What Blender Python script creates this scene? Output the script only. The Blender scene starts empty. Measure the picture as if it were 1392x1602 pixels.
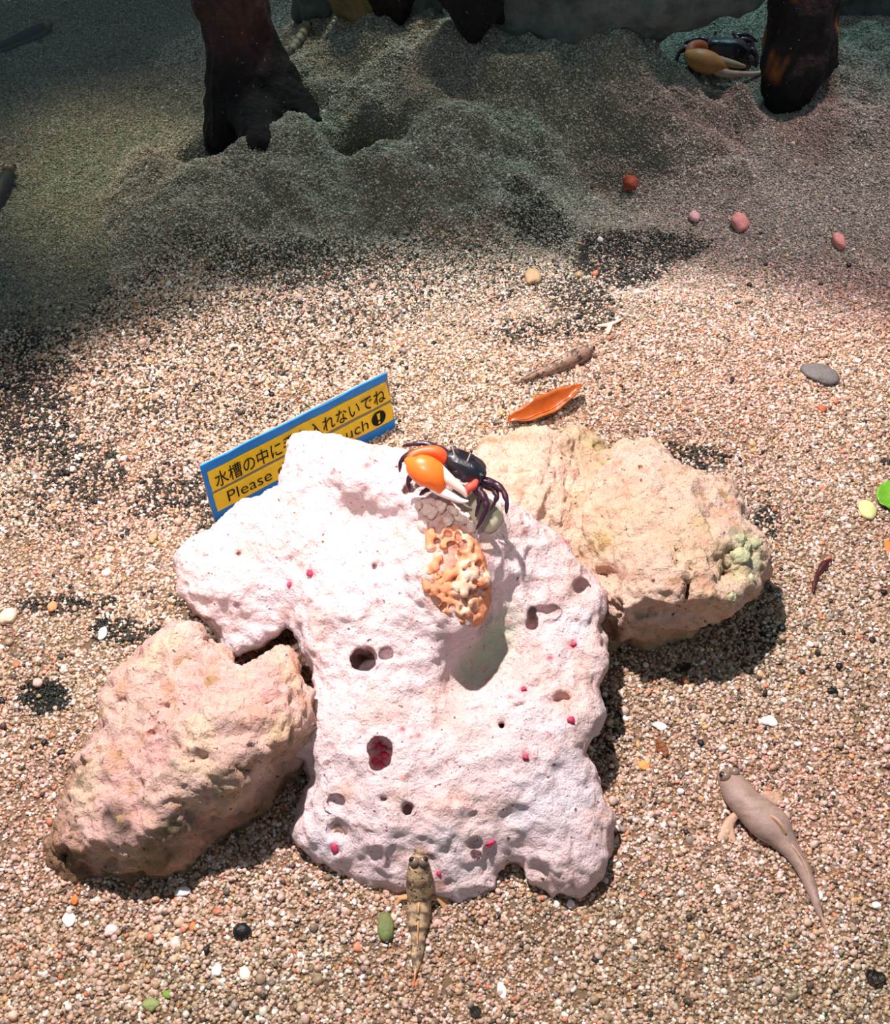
import bpy, math, random
import numpy as np
from mathutils import Vector
from mathutils.bvhtree import BVHTree

# ------------------------------------------------------------------ camera, world, lights, exposure
SC = bpy.context.scene
COL = SC.collection
FPX = 1983.0
PITCH = math.radians(50)
CAM = np.array([0.0, -0.512, 0.61])
cd = bpy.data.cameras.new('camera'); cam = bpy.data.objects.new('camera', cd); COL.objects.link(cam)
cam.location = CAM; cam.rotation_euler = (math.pi/2 - PITCH, 0, 0)
cd.sensor_fit = 'VERTICAL'; cd.sensor_height = 24.0; cd.lens = 24.0*FPX/1602.0
cd.clip_start = 0.01; cd.clip_end = 50
SC.camera = cam
FWD = np.array([0, math.cos(PITCH), -math.sin(PITCH)])
UPV = np.array([0, math.sin(PITCH), math.cos(PITCH)])
RGT = np.array([1.0, 0, 0])

def ray(u, v):
    d = FWD + RGT*((u-696)/FPX) - UPV*((v-801)/FPX)
    return d
def at(u, v, z=0.0):                      # point of the ray through a pixel at height z
    d = ray(u, v); return CAM + d*((z-CAM[2])/d[2])
def atd(u, v, depth):                     # point of the ray at a depth along the view axis
    return CAM + ray(u, v)*depth
def aty(u, v, y):                         # point of the ray at world y
    d = ray(u, v); return CAM + d*((y-CAM[1])/d[1])
def dep(P): return (np.asarray(P)-CAM) @ FWD
def proj(P):
    q = np.asarray(P) - CAM
    w = q @ FWD
    return 696 + FPX*(q @ RGT)/w, 801 - FPX*(q @ UPV)/w
def pxm(P): return dep(P)/FPX             # metres per pixel there

W = bpy.data.worlds.new('world'); SC.world = W; W.use_nodes = True
W.node_tree.nodes['Background'].inputs[0].default_value = (0.52, 0.74, 0.86, 1)
W.node_tree.nodes['Background'].inputs[1].default_value = 0.30

def spot(name, loc, tgt, energy, color, angle, blend, radius):
    l = bpy.data.lights.new(name, 'SPOT'); o = bpy.data.objects.new(name, l); COL.objects.link(o)
    l.energy = energy; l.color = color; l.spot_size = math.radians(angle); l.spot_blend = blend
    l.shadow_soft_size = radius
    o.location = loc
    o.rotation_euler = (Vector(tgt)-Vector(loc)).to_track_quat('-Z', 'Y').to_euler()
    return o
spot('tank_lamp', (-0.25, 0.25, 1.28), (0.06, -0.255, 0), 150, (1.0, 0.96, 0.935), 44, 0.22, 0.018)
spot('front_lamp', (-0.16, -0.62, 1.25), (-0.085, 0.03, 0.03), 42, (1.0, 0.95, 0.945), 17, 0.7, 0.03)
spot('pink_lamp', (0.55, 0.95, 1.35), at(1270, 380), 80, (1.0, 0.62, 0.66), 18, 0.9, 0.05)
spot('olive_lamp', (0.05, 1.05, 1.4), at(590, 370), 24, (1.0, 0.95, 0.66), 20, 0.9, 0.05)
spot('yellow_lamp', (-0.55, 1.0, 1.3), at(150, 235), 60, (1.0, 0.90, 0.62), 10, 0.9, 0.04)
spot('teal_lamp', (0.25, 1.3, 1.3), at(950, 150), 34, (0.40, 0.92, 0.98), 30, 0.9, 0.08)
spot('rose_lamp', (-0.30, 1.0, 1.3), at(295, 318), 22, (1.0, 0.62, 0.6), 7, 0.9, 0.04)
spot('cream_lamp', (-0.1, 1.2, 1.3), at(640, 110), 44, (1.0, 0.90, 0.70), 11, 0.9, 0.04)
SC.view_settings.view_transform = 'Standard'; SC.view_settings.look = 'None'
SC.view_settings.gamma = 1; SC.view_settings.use_curve_mapping = False
SC.view_settings.exposure = 0.0

# ------------------------------------------------------------------ helpers
rng = np.random.default_rng(7)
def lin(r, g, b):
    f = lambda c: ((c/255+0.055)/1.055)**2.4 if c/255 > 0.04045 else c/255/12.92
    return np.array([f(r), f(g), f(b)])

def _hash(ix, iy, iz, seed):
    h = (ix.astype(np.uint32)*np.uint32(374761393) + iy.astype(np.uint32)*np.uint32(668265263)
         + iz.astype(np.uint32)*np.uint32(2147483647) + np.uint32(seed*974634777 & 0xffffffff))
    h = (h ^ (h >> np.uint32(13)))*np.uint32(1274126177)
    h = (h ^ (h >> np.uint32(16)))*np.uint32(2246822519)
    return ((h ^ (h >> np.uint32(15))) & np.uint32(0xffffff)).astype(np.float32)/16777215.0
def vnoise(p, seed=0):                    # value noise, -1..1
    p = np.asarray(p, np.float32); i = np.floor(p).astype(np.int64); f = p - i
    f = f*f*f*(f*(f*6-15)+10)
    r = 0
    for dx in (0, 1):
        wx = f[:, 0] if dx else 1-f[:, 0]
        for dy in (0, 1):
            wy = f[:, 1] if dy else 1-f[:, 1]
            for dz in (0, 1):
                wz = f[:, 2] if dz else 1-f[:, 2]
                r = r + wx*wy*wz*_hash(i[:, 0]+dx, i[:, 1]+dy, i[:, 2]+dz, seed)
    return r*2-1
def fbm(p, scale, octv=4, seed=0, gain=0.5):
    p = np.asarray(p)/scale; a = 1.0; s = 0; n = 0
    for o in range(octv):
        s = s + a*vnoise(p*(2.03**o)+17.3*o, seed+o); n += a; a *= gain
    return s/n
def worley(p, scale, seed=0):             # distance to the nearest feature point, in cells
    p = np.asarray(p, np.float32)/scale; i = np.floor(p).astype(np.int64); best = np.full(len(p), 9.0, np.float32)
    for dx in (-1, 0, 1):
        for dy in (-1, 0, 1):
            for dz in (-1, 0, 1):
                c = i + (dx, dy, dz)
                q = np.stack([c[:, k] + _hash(c[:, 0], c[:, 1], c[:, 2], seed+11*k+1) for k in range(3)], 1)
                best = np.minimum(best, ((q-p)**2).sum(1))
    return np.sqrt(best)
def sstep(a, b, x):
    t = np.clip((x-a)/(b-a), 0, 1); return t*t*(3-2*t)

def link(o, parent=None):
    COL.objects.link(o)
    if parent is not None: o.parent = parent
    return o
def tag(o, label, cat, group=None, kind=None):
    if label: o['label'] = label
    if cat: o['category'] = cat
    if group: o['group'] = group
    if kind: o['kind'] = kind
    return o
def thing(name, loc, label, cat, group=None):
    o = bpy.data.objects.new(name, None); o.location = loc; o.empty_display_size = 0.01
    COL.objects.link(o); return tag(o, label, cat, group)
def mesh_obj(name, V, F, mat, parent=None, col=None, smooth=True, org=None):
    """one mesh object; V in world space; the origin sits at org (or at the parent's place)"""
    V = np.asarray(V, np.float64)
    off = np.array(parent.matrix_local.translation if parent is not None else (0, 0, 0), float)
    if parent is not None:
        q = parent
        off = np.array(q.location, float)
        while q.parent is not None:
            q = q.parent; off = off + np.array(q.location, float)
        base = off.copy()
    else:
        base = np.zeros(3)
    if org is None:
        org = base if parent is not None else np.array([V[:, 0].mean(), V[:, 1].mean(), V[:, 2].min()])
    me = bpy.data.meshes.new(name)
    if isinstance(F, np.ndarray):
        n, k = F.shape
        me.vertices.add(len(V)); me.vertices.foreach_set('co', (V-org).astype(np.float32).ravel())
        me.loops.add(n*k); me.loops.foreach_set('vertex_index', F.astype(np.int32).ravel())
        me.polygons.add(n); me.polygons.foreach_set('loop_start', np.arange(0, n*k, k, dtype=np.int32))
        me.update(calc_edges=True); me.validate()
    else:
        me.from_pydata((V-org).tolist(), [], F); me.update()
    if smooth: me.polygons.foreach_set('use_smooth', np.ones(len(me.polygons), bool))
    if col is not None:
        a = me.color_attributes.new('tint', 'FLOAT_COLOR', 'POINT')
        c = np.ones((len(V), 4), np.float32); c[:, :3] = col; a.data.foreach_set('color', c.ravel())
    me.materials.append(mat)
    o = bpy.data.objects.new(name, me); o.location = org - base
    return link(o, parent)

# ---- materials
def pbr(name, color=None, rough=0.6, spec=0.4, tint=False, var=0.0, vscale=200, bumps=(), speck=None, emit=None, coat=0, sss=0, trans=0):
    """bumps: (kind, scale, distance); speck: (scale, threshold, colour); texture space is the object's own"""
    m = bpy.data.materials.new(name); m.use_nodes = True; nt = m.node_tree; N = nt.nodes; L = nt.links
    b = N['Principled BSDF']; b.inputs['Roughness'].default_value = rough; b.inputs['Specular IOR Level'].default_value = spec
    b.inputs['Coat Weight'].default_value = coat; b.inputs['Coat Roughness'].default_value = 0.12
    if sss:
        b.inputs['Subsurface Weight'].default_value = sss; b.inputs['Subsurface Scale'].default_value = 0.004
    tc = N.new('ShaderNodeTexCoord').outputs['Object']
    if tint:
        c = N.new('ShaderNodeAttribute'); c.attribute_name = 'tint'; c = c.outputs['Color']
    else:
        c = N.new('ShaderNodeRGB'); c.outputs[0].default_value = (*color, 1); c = c.outputs[0]
    if var:
        n = N.new('ShaderNodeTexNoise'); n.inputs['Scale'].default_value = vscale; n.inputs['Detail'].default_value = 5
        n.inputs['Roughness'].default_value = 0.65
        L.new(tc, n.inputs['Vector'])
        mr = N.new('ShaderNodeMapRange'); mr.inputs['From Min'].default_value = 0.3; mr.inputs['From Max'].default_value = 0.7
        mr.inputs['To Min'].default_value = 1-var; mr.inputs['To Max'].default_value = 1+var*0.6
        L.new(n.outputs['Fac'], mr.inputs['Value'])
        mx = N.new('ShaderNodeVectorMath'); mx.operation = 'SCALE'
        L.new(c, mx.inputs[0]); L.new(mr.outputs[0], mx.inputs['Scale']); c = mx.outputs[0]
    if speck:
        for (sc, th, sw, colr) in speck:
            n = N.new('ShaderNodeTexNoise'); n.inputs['Scale'].default_value = sc; n.inputs['Detail'].default_value = 3
            L.new(tc, n.inputs['Vector'])
            mr = N.new('ShaderNodeMapRange'); mr.inputs['From Min'].default_value = th; mr.inputs['From Max'].default_value = th+sw
            L.new(n.outputs['Fac'], mr.inputs['Value'])
            mx = N.new('ShaderNodeMix'); mx.data_type = 'RGBA'
            L.new(mr.outputs[0], mx.inputs['Factor']); L.new(c, mx.inputs['A']); mx.inputs['B'].default_value = (*colr, 1)
            c = mx.outputs['Result']
    L.new(c, b.inputs['Base Color'])
    prev = None
    for (kind, sc, dist) in bumps:
        if kind == 'noise':
            n = N.new('ShaderNodeTexNoise'); n.inputs['Scale'].default_value = sc; n.inputs['Detail'].default_value = 6
            n.inputs['Roughness'].default_value = 0.62; h = n.outputs['Fac']
        else:
            n = N.new('ShaderNodeTexVoronoi'); n.inputs['Scale'].default_value = sc; h = n.outputs['Distance']
        L.new(tc, n.inputs['Vector'])
        bp = N.new('ShaderNodeBump'); bp.inputs['Distance'].default_value = dist; bp.inputs['Strength'].default_value = 1
        L.new(h, bp.inputs['Height'])
        if prev: L.new(prev, bp.inputs['Normal'])
        prev = bp.outputs['Normal']
    if prev: L.new(prev, b.inputs['Normal'])
    return m

# ---- lofted tube with elliptical rings
def spline(P, n):
    P = np.asarray(P, float); k = len(P)
    if k < 3: t = np.linspace(0, k-1, n)[:, None]; return P[0]*(1-t)+P[1]*t
    E = np.vstack([2*P[0]-P[1], P, 2*P[-1]-P[-2]]); out = []
    for t in np.linspace(0, k-1, n):
        i = min(int(t), k-2); f = t-i
        a, b, c, d = E[i], E[i+1], E[i+2], E[i+3]
        out.append(0.5*((2*b)+(-a+c)*f+(2*a-5*b+4*c-d)*f*f+(-a+3*b-3*c+d)*f**3))
    return np.array(out)
def loft(P, R, up=(0, 0, 1), seg=12, n=None, capround=True):
    """P points, R radii (side, up) -> verts, faces, t, angle"""
    P = np.asarray(P, float); R = np.asarray(R, float)
    if R.ndim == 1: R = np.stack([R, R], 1)
    if n:
        PR = spline(np.hstack([P, R]), n); P = PR[:, :3]; R = np.maximum(PR[:, 3:], 1e-5)
    if capround:
        t0 = P[0]-P[1]; t0 /= np.linalg.norm(t0); t1 = P[-1]-P[-2]; t1 /= np.linalg.norm(t1)
        r0 = R[0].min(); r1 = R[-1].min()
        P = np.vstack([P[0]+t0*r0*0.95, P[0]+t0*r0*0.7, P, P[-1]+t1*r1*0.7, P[-1]+t1*r1*0.95])
        R = np.vstack([R[0]*0.3, R[0]*0.72, R, R[-1]*0.72, R[-1]*0.3])
    T = np.gradient(P, axis=0); T /= np.linalg.norm(T, axis=1)[:, None]+1e-12
    up = np.asarray(up, float); S = np.cross(T, up)
    ln = np.linalg.norm(S, axis=1)[:, None]
    S = np.where(ln > 1e-3, S/np.maximum(ln, 1e-9), np.cross(T, np.array([0, 1.0, 0.1])))
    S /= np.linalg.norm(S, axis=1)[:, None]
    U = np.cross(S, T)
    a = np.linspace(0, 2*np.pi, seg, endpoint=False)
    V = (P[:, None] + S[:, None]*(np.cos(a)[None, :, None]*R[:, :1, None]) + U[:, None]*(np.sin(a)[None, :, None]*R[:, 1:, None])).reshape(-1, 3)
    m = len(P); F = []
    for i in range(m-1):
        for j in range(seg):
            k = (j+1) % seg
            F.append((i*seg+j, i*seg+k, (i+1)*seg+k, (i+1)*seg+j))
    V = np.vstack([V, P[0], P[-1]])
    for j in range(seg):
        k = (j+1) % seg
        F.append((len(V)-2, k, j)); F.append((len(V)-1, (m-1)*seg+j, (m-1)*seg+k))
    t = np.repeat(np.linspace(0, 1, m), seg); t = np.append(t, [0, 1])
    ang = np.append(np.tile(a, m), [np.pi/2, np.pi/2])
    return V, F, t, ang
def join(*parts):
    Vs, Fs, o = [], [], 0
    for p in parts:
        Vs.append(np.asarray(p[0])); Fs += [tuple(i+o for i in f) for f in p[1]]; o += len(p[0])
    return np.vstack(Vs), Fs

_ICO = {}
def ico(sub):
    if sub not in _ICO:
        import bmesh
        bm = bmesh.new(); bmesh.ops.create_icosphere(bm, subdivisions=sub, radius=1)
        bm.verts.ensure_lookup_table()
        _ICO[sub] = (np.array([v.co[:] for v in bm.verts]), [tuple(v.index for v in f.verts) for f in bm.faces]); bm.free()
    return _ICO[sub]
def rotm(ax, ay, az):
    cx, sx, cy, sy, cz, sz = math.cos(ax), math.sin(ax), math.cos(ay), math.sin(ay), math.cos(az), math.sin(az)
    return (np.array([[cz, -sz, 0], [sz, cz, 0], [0, 0, 1]]) @ np.array([[cy, 0, sy], [0, 1, 0], [-sy, 0, cy]])
            @ np.array([[1, 0, 0], [0, cx, -sx], [0, sx, cx]]))
def blob(c, size, rot=np.eye(3), sub=3, amp=0.0, scale=0.6, seed=0, expo=None):
    V, F = ico(sub); V = V.copy()
    if expo: V = np.sign(V)*np.abs(V)**expo
    if amp: V = V*(1+amp*fbm(V, scale, 3, seed)[:, None])
    return (V*np.asarray(size)) @ np.asarray(rot).T + np.asarray(c), F

# ---- signed distance fields -> mesh (surface nets)
def surface_nets(S, lo, h):
    nx, ny, nz = S.shape; ins = S < 0
    acc = np.zeros((nx-1, ny-1, nz-1, 3), np.float32); cnt = np.zeros((nx-1, ny-1, nz-1), np.float32)
    cs = [(a, b, c) for a in (0, 1) for b in (0, 1) for c in (0, 1)]
    def sl(A, c): return A[c[0]:nx-1+c[0], c[1]:ny-1+c[1], c[2]:nz-1+c[2]]
    for a in cs:
        for ax in range(3):
            if a[ax]: continue
            b = list(a); b[ax] = 1
            s0, s1 = sl(S, a), sl(S, b); x = sl(ins, a) != sl(ins, b)
            t = np.where(x, s0/np.where(x, s0-s1, 1), 0)
            for k in range(3):
                acc[..., k] += np.where(x, (a[k] if k != ax else 0)+(t if k == ax else 0), 0)
            cnt += x
    act = cnt > 0; idx = -np.ones(cnt.shape, np.int64); idx[act] = np.arange(act.sum())
    ijk = np.argwhere(act)
    V = np.asarray(lo)+(ijk+acc[act]/cnt[act][:, None])*h
    Q = []
    for ax in range(3):
        s0 = [slice(1, -1)]*3; s0[ax] = slice(0, -1); s1 = list(s0); s1[ax] = slice(1, None)
        A, B = ins[tuple(s0)], ins[tuple(s1)]
        e = np.argwhere(A != B); fl = A[A != B]
        off = np.ones(3, int); off[ax] = 0; e = e+off
        p, q = [(1, 2), (2, 0), (0, 1)][ax]
        def cell(dp, dq):
            c = e.copy(); c[:, p] -= dp; c[:, q] -= dq; return idx[c[:, 0], c[:, 1], c[:, 2]]
        quad = np.stack([cell(1, 1), cell(0, 1), cell(0, 0), cell(1, 0)], 1)
        quad[~fl] = quad[~fl][:, ::-1]; Q.append(quad)
    Q = np.vstack(Q); Q = Q[(Q >= 0).all(1)]
    return V, Q
def vnormals(V, Q):
    n = np.cross(V[Q[:, 2]]-V[Q[:, 0]], V[Q[:, 3]]-V[Q[:, 1]])
    N = np.zeros_like(V)
    for k in range(4): np.add.at(N, Q[:, k], n)
    return N/(np.linalg.norm(N, axis=1)[:, None]+1e-12)
def smax(a, b, k):
    h = np.maximum(k-np.abs(a-b), 0)/k; return np.maximum(a, b)+h*h*k*0.25
def smin(a, b, k): return -smax(-a, -b, k)
def capsule(P, a, b, r0, r1=None):
    a = np.asarray(a); b = np.asarray(b); r1 = r0 if r1 is None else r1
    ab = b-a; t = np.clip(((P-a) @ ab)/(ab @ ab+1e-12), 0, 1)
    return np.linalg.norm(P-a-t[..., None]*ab, axis=-1)-(r0+(r1-r0)*t)
class Outline:
    """2-D signed distance to a closed outline (pixels of the photograph)"""
    def __init__(s, pts, step=2.0, pad=60):
        p = np.array(pts, float); s.lo = p.min(0)-pad; hi = p.max(0)+pad; s.step = step
        n = ((hi-s.lo)/step).astype(int)+2
        X, Y = np.meshgrid(s.lo[0]+np.arange(n[0])*step, s.lo[1]+np.arange(n[1])*step, indexing='ij')
        D = np.full(X.shape, 1e9); inside = np.zeros(X.shape, bool)
        for a, b in zip(p, np.roll(p, -1, 0)):
            ab = b-a; t = np.clip(((X-a[0])*ab[0]+(Y-a[1])*ab[1])/(ab @ ab+1e-9), 0, 1)
            D = np.minimum(D, (X-a[0]-t*ab[0])**2+(Y-a[1]-t*ab[1])**2)
            c = (a[1] > Y) != (b[1] > Y)
            xi = a[0]+(Y-a[1])*ab[0]/(ab[1] if ab[1] else 1e-9)
            inside ^= c & (X < xi)
        s.D = np.where(inside, -1, 1)*np.sqrt(D)
    def __call__(s, u, v):
        x = (u-s.lo[0])/s.step; y = (v-s.lo[1])/s.step
        over = np.maximum(0, np.maximum(np.maximum(-x, x-s.D.shape[0]+1.01), np.maximum(-y, y-s.D.shape[1]+1.01)))*s.step
        x = np.clip(x, 0, s.D.shape[0]-1.01); y = np.clip(y, 0, s.D.shape[1]-1.01)
        i, j = x.astype(int), y.astype(int); f, g = x-i, y-j; D = s.D
        return (D[i, j]*(1-f)*(1-g)+D[i+1, j]*f*(1-g)+D[i, j+1]*(1-f)*g+D[i+1, j+1]*f*g)+over
class Relief:
    """smooth height of the seen surface through control points (u, v, height)"""
    def __init__(s, ctrl, c=22.0, reg=10.0):
        A0 = np.array(ctrl, float); s.X = A0[:, :2]; s.c = c; X = s.X
        n = len(X); A = np.zeros((n+3, n+3))
        A[:n, :n] = -np.sqrt(((X[:, None]-X[None])**2).sum(-1)+c*c); A[:n, :n] += np.eye(n)*reg
        A[:n, n] = A[n, :n] = 1; A[:n, n+1:] = X/1000; A[n+1:, :n] = X.T/1000
        s.w = np.linalg.solve(A, np.append(A0[:, 2], [0, 0, 0]))
        s.lo = X.min(0)-60; s.st = 4.0; m = ((X.max(0)+60-s.lo)/s.st).astype(int)+2
        U, V = np.meshgrid(s.lo[0]+np.arange(m[0])*s.st, s.lo[1]+np.arange(m[1])*s.st, indexing='ij')
        r = s.w[-3]+s.w[-2]*U/1000+s.w[-1]*V/1000
        for k, p in enumerate(X): r = r-s.w[k]*np.sqrt((U-p[0])**2+(V-p[1])**2+c*c)
        r = np.clip(r, -.02, .2)
        d = FWD[2]-UPV[2]*(V-801)/FPX
        s.D = (r-CAM[2])/d                       # depth along the view axis
        gx, gy = np.gradient(s.D, s.st/FPX); s.S = 1/np.sqrt(1+np.minimum((gx*gx+gy*gy)/s.D**2, 12))
    def look(s, T, u, v):
        x = np.clip((u-s.lo[0])/s.st, 0, T.shape[0]-1.01); y = np.clip((v-s.lo[1])/s.st, 0, T.shape[1]-1.01)
        i, j = x.astype(int), y.astype(int); f, g = x-i, y-j
        return T[i, j]*(1-f)*(1-g)+T[i+1, j]*f*(1-g)+T[i, j+1]*(1-f)*g+T[i+1, j+1]*f*g
    def __call__(s, u, v, w):
        return (s.look(s.D, u, v)-w)*s.look(s.S, u, v)

def grid(lo, hi, h):
    ax = [np.arange(l, u, h) for l, u in zip(lo, hi)]
    return np.stack(np.meshgrid(*ax, indexing='ij'), -1).astype(np.float32)

def rock_field(G, rel, out, h, k=0.012, zmin=-0.014, thick=(.03, 1.1, .13)):
    q = G.reshape(-1, 3)-CAM; w = q @ FWD
    u = 696+FPX*(q @ RGT)/w; v = 801-FPX*(q @ UPV)/w
    top = rel(u, v, w)                                   # outside the seen surface
    hull = out(u, v)*w/FPX                               # outside the outline
    T = np.minimum(thick[0]+thick[1]*np.maximum(-hull, 0), thick[2])
    back = (w-rel.look(rel.D, u, v)-T)*.7                # behind the rock's back
    S = smax(smax(top, hull, k), back, k)
    S = np.maximum(S, zmin-q[:, 2]-CAM[2])
    return S.reshape(G.shape[:3]).astype(np.float32), top.reshape(G.shape[:3]), None, None

def carve(S, G, bvh, holes):
    for (u, v, ru, rv, deep) in holes:
        p = hit(bvh, u, v)
        if p is None: continue
        s = pxm(p); d = ray(u, v); d = d/np.linalg.norm(d); d = d+np.array([0, 0, -0.25]); d /= np.linalg.norm(d)
        lo = p-(max(ru, rv)*s+deep+0.01); hi = p+(max(ru, rv)*s+deep+0.01)
        h = G[1, 0, 0, 0]-G[0, 0, 0, 0]
        i0 = np.clip(((lo-G[0, 0, 0])/h).astype(int), 0, None); i1 = ((hi-G[0, 0, 0])/h).astype(int)+2
        sl = tuple(slice(a, b) for a, b in zip(i0, i1))
        P = G[sl]
        if P.size == 0: continue
        e = (rv-ru)*s
        r = min(ru, rv)*s
        ax = UPV if rv > ru else RGT
        off = ax*abs(e)
        q = P-p; along = np.clip(q @ ax, -abs(e), abs(e))
        q2 = q-along[..., None]*ax
        t = np.clip(q2 @ d, -0.01, deep)
        dist = np.linalg.norm(q2-t[..., None]*d, axis=-1)-r
        S[sl] = smax(S[sl], -dist, 0.0025)
    return S
def bvh_of(V, Q): return BVHTree.FromPolygons([tuple(v) for v in V], [tuple(int(i) for i in q) for q in Q])
def hit(bvh, u, v):
    d = ray(u, v); r = bvh.ray_cast(Vector(CAM), Vector(d/np.linalg.norm(d)))
    return None if r[0] is None else np.array(r[0])
def hitn(bvh, u, v):
    d = ray(u, v); r = bvh.ray_cast(Vector(CAM), Vector(d/np.linalg.norm(d)))
    return (None, None) if r[0] is None else (np.array(r[0]), np.array(r[1]))

# ------------------------------------------------------------------ sand bed
_G = []
def bump(u, v, amp, sig, sy=None):
    p = at(u, v, 0.01); _G.append((p[0], p[1], amp, sig, sy or sig))
for u, v, a in ((255, 318, .016), (330, 292, .022), (420, 286, .022), (520, 296, .024), (620, 288, .026), (700, 296, .022), (780, 290, .016)):
    bump(u, v, a, .030, .040)
for u, v, a, s in ((650, 150, .040, .065), (760, 190, .028, .035), (850, 120, .040, .06), (985, 165, .045, .035), (900, 205, .020, .03),
                   (1080, 215, .012, .03), (1330, 200, .012, .04), (550, 110, .026, .05), (1105, 100, -.014, .035), (700, 55, .02, .06),
                   (925, 80, .018, .04), (240, 255, .014, .03), (1340, 80, .020, .05), (1010, 232, .012, .02),
                   (600, 215, .012, .022), (440, 230, .018, .025)):
    bump(u, v, a, s)
for u, v, a, s in ((330, 238, -.055, .020), (385, 215, -.020, .022), (562, 250, -.085, .013), (612, 256, -.030, .013), (965, 268, -.028, .024),
                   (915, 240, -.012, .02), (70, 1085, -.006, .012)):
    bump(u, v, a, s)
_r = random.Random(11)
for _ in range(95):
    u, v = _r.uniform(480, 1190), _r.uniform(70, 285)
    if 1040 < u and v < 160 or (520 < u < 640 and 215 < v < 275) or (300 < u < 470 and 150 < v < 260): continue
    bump(u, v, _r.uniform(.003, .010)*_r.choice((1, 1, -.7)), _r.uniform(.007, .016))
def mound(x, y):
    s = 0
    for (a, b, amp, sx, sy) in _G: s = s+amp*np.exp(-((x-a)/sx)**2/2-((y-b)/sy)**2/2)
    return s
WATER = -0.0025
def ground(x, y, fine=True):
    x = np.asarray(x, float); y = np.asarray(y, float); shp = x.shape
    x, y = x.ravel(), y.ravel()
    P = np.stack([x, y, np.zeros_like(x)], 1)
    m = mound(x, y)
    z = m.copy()
    wob = 0.03*vnoise(P/0.09, 3)
    z -= 0.0095*sstep(-0.215, -0.33, y+wob)                             # front shallows
    z -= 0.016*sstep(-0.20, -0.30, x+wob)*sstep(0.14, 0.26, y)*(1-sstep(0.004, 0.02, m))   # pool at the back left
    z += 0.0022*vnoise(P/0.05, 5)+0.0012*vnoise(P/0.018, 6)
    if fine:
        mk = sstep(0.16, 0.30, y)*sstep(0.000, 0.016, np.abs(m))
        z += mk*(0.011*(0.55-worley(P, 0.024, 8))+0.0045*(0.55-worley(P, 0.009, 18))+0.016*fbm(P, 0.045, 3, 9))
    return z.reshape(shp)
def gz(x, y): return float(ground(np.array([x]), np.array([y]))[0])
def on(u, v, lift=0.0):                   # first point of the sand seen at a pixel
    d = ray(u, v); w0 = (0.09-CAM[2])/d[2]; w1 = (-0.075-CAM[2])/d[2]
    w = np.linspace(w0, w1, 500); P = CAM+w[:, None]*d
    g = P[:, 2]-ground(P[:, 0], P[:, 1]); k = int(np.argmax(g < 0)); k = max(k, 1)
    t = g[k-1]/(g[k-1]-g[k]+1e-12); p = P[k-1]*(1-t)+P[k]*t
    p[2] += lift; return p

# patches of black grit in the sand: (u, v, ru, rv, share)
DARK = [(55, 640, 95, 95, .62), (130, 735, 110, 60, .5), (260, 770, 90, 55, .5), (20, 545, 60, 40, .4), (240, 645, 35, 20, .45), (320, 540, 90, 35, .2),
        (960, 405, 85, 48, .72), (1040, 385, 60, 22, .7), (900, 465, 70, 40, .55), (450, 420, 190, 40, .5), (840, 365, 60, 40, .5), (930, 500, 40, 20, .5),
        (68, 1085, 42, 26, .9), (85, 945, 75, 20, .6), (215, 988, 55, 20, .6), (160, 990, 16, 20, .7), (300, 945, 40, 30, .4), (1090, 720, 70, 20, .5),
        (1200, 815, 24, 26, .45), (1050, 700, 25, 14, .5), (820, 520, 60, 30, .4), (700, 430, 200, 60, .25), (850, 590, 45, 18, .2), (560, 440, 120, 40, .35),
        (1180, 1000, 40, 55, .2), (950, 1150, 30, 60, .25), (480, 820, 60, 40, .3), (280, 600, 330, 130, .2), (430, 480, 330, 60, .28), (100, 800, 160, 60, .2), (330, 830, 30, 40, .4)]
def dark_share(x, y):
    P = np.stack([x, y, np.zeros_like(x)], 1)
    u, v = proj(P); n = vnoise(P/0.028, 21)*0.6+vnoise(P/0.011, 22)*0.45
    s = np.zeros_like(u)
    for (a, b, ru, rv, p) in DARK:
        d = np.sqrt(((u-a)/ru)**2+((v-b)/rv)**2)+0.45*n
        s = np.maximum(s, p*(1-sstep(0.55, 1.25, d)))
    return s

def mat_attr(name, kind, attr, rough, spec, bumps=()):
    m = pbr(name, (1, 1, 1), rough, spec, bumps=bumps); nt = m.node_tree
    a = nt.nodes.new('ShaderNodeAttribute'); a.attribute_type = kind; a.attribute_name = attr
    nt.links.new(a.outputs['Color'], nt.nodes['Principled BSDF'].inputs['Base Color']); return m

GX = np.arange(-1.0, 1.0, 0.0030); GY = np.arange(-0.50, 1.40, 0.0030)
X, Y = np.meshgrid(GX, GY, indexing='ij')
Z = ground(X, Y)
V = np.stack([X, Y, Z], -1).reshape(-1, 3)
nx, ny = len(GX), len(GY)
i = np.arange(nx*ny).reshape(nx, ny)
Q = np.stack([i[:-1, :-1], i[1:, :-1], i[1:, 1:], i[:-1, 1:]], -1).reshape(-1, 4)
dk = dark_share(V[:, 0], V[:, 1])[:, None]
mudm = (sstep(0.10, 0.26, V[:, 1]))[:, None]
colf = (lin(128, 98, 76)*(1-mudm)+lin(122, 116, 98)*mudm)  # base tone darkened to stand in for shade deep between grains
colf = colf*(1+0.25*vnoise(V/0.006, 31)[:, None])*(1-np.minimum(dk*1.25, .93))+lin(22, 20, 18)*np.minimum(dk*1.25, .93)
floor = mesh_obj('sand_floor', V, Q, pbr('sand', tint=True, rough=0.8, spec=0.3, var=0.25, vscale=900, bumps=(('noise', 700, 0.001),)), col=colf, org=np.zeros(3))
tag(floor, 'wide bed of pinkish tan sand under rocks and animals', 'sand floor', kind='structure')

# individual grains over the whole bed
NG = 880000
px = rng.uniform(-0.03, 1.03, NG*2); py = np.sqrt(rng.uniform(0, 1, NG*2))
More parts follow.
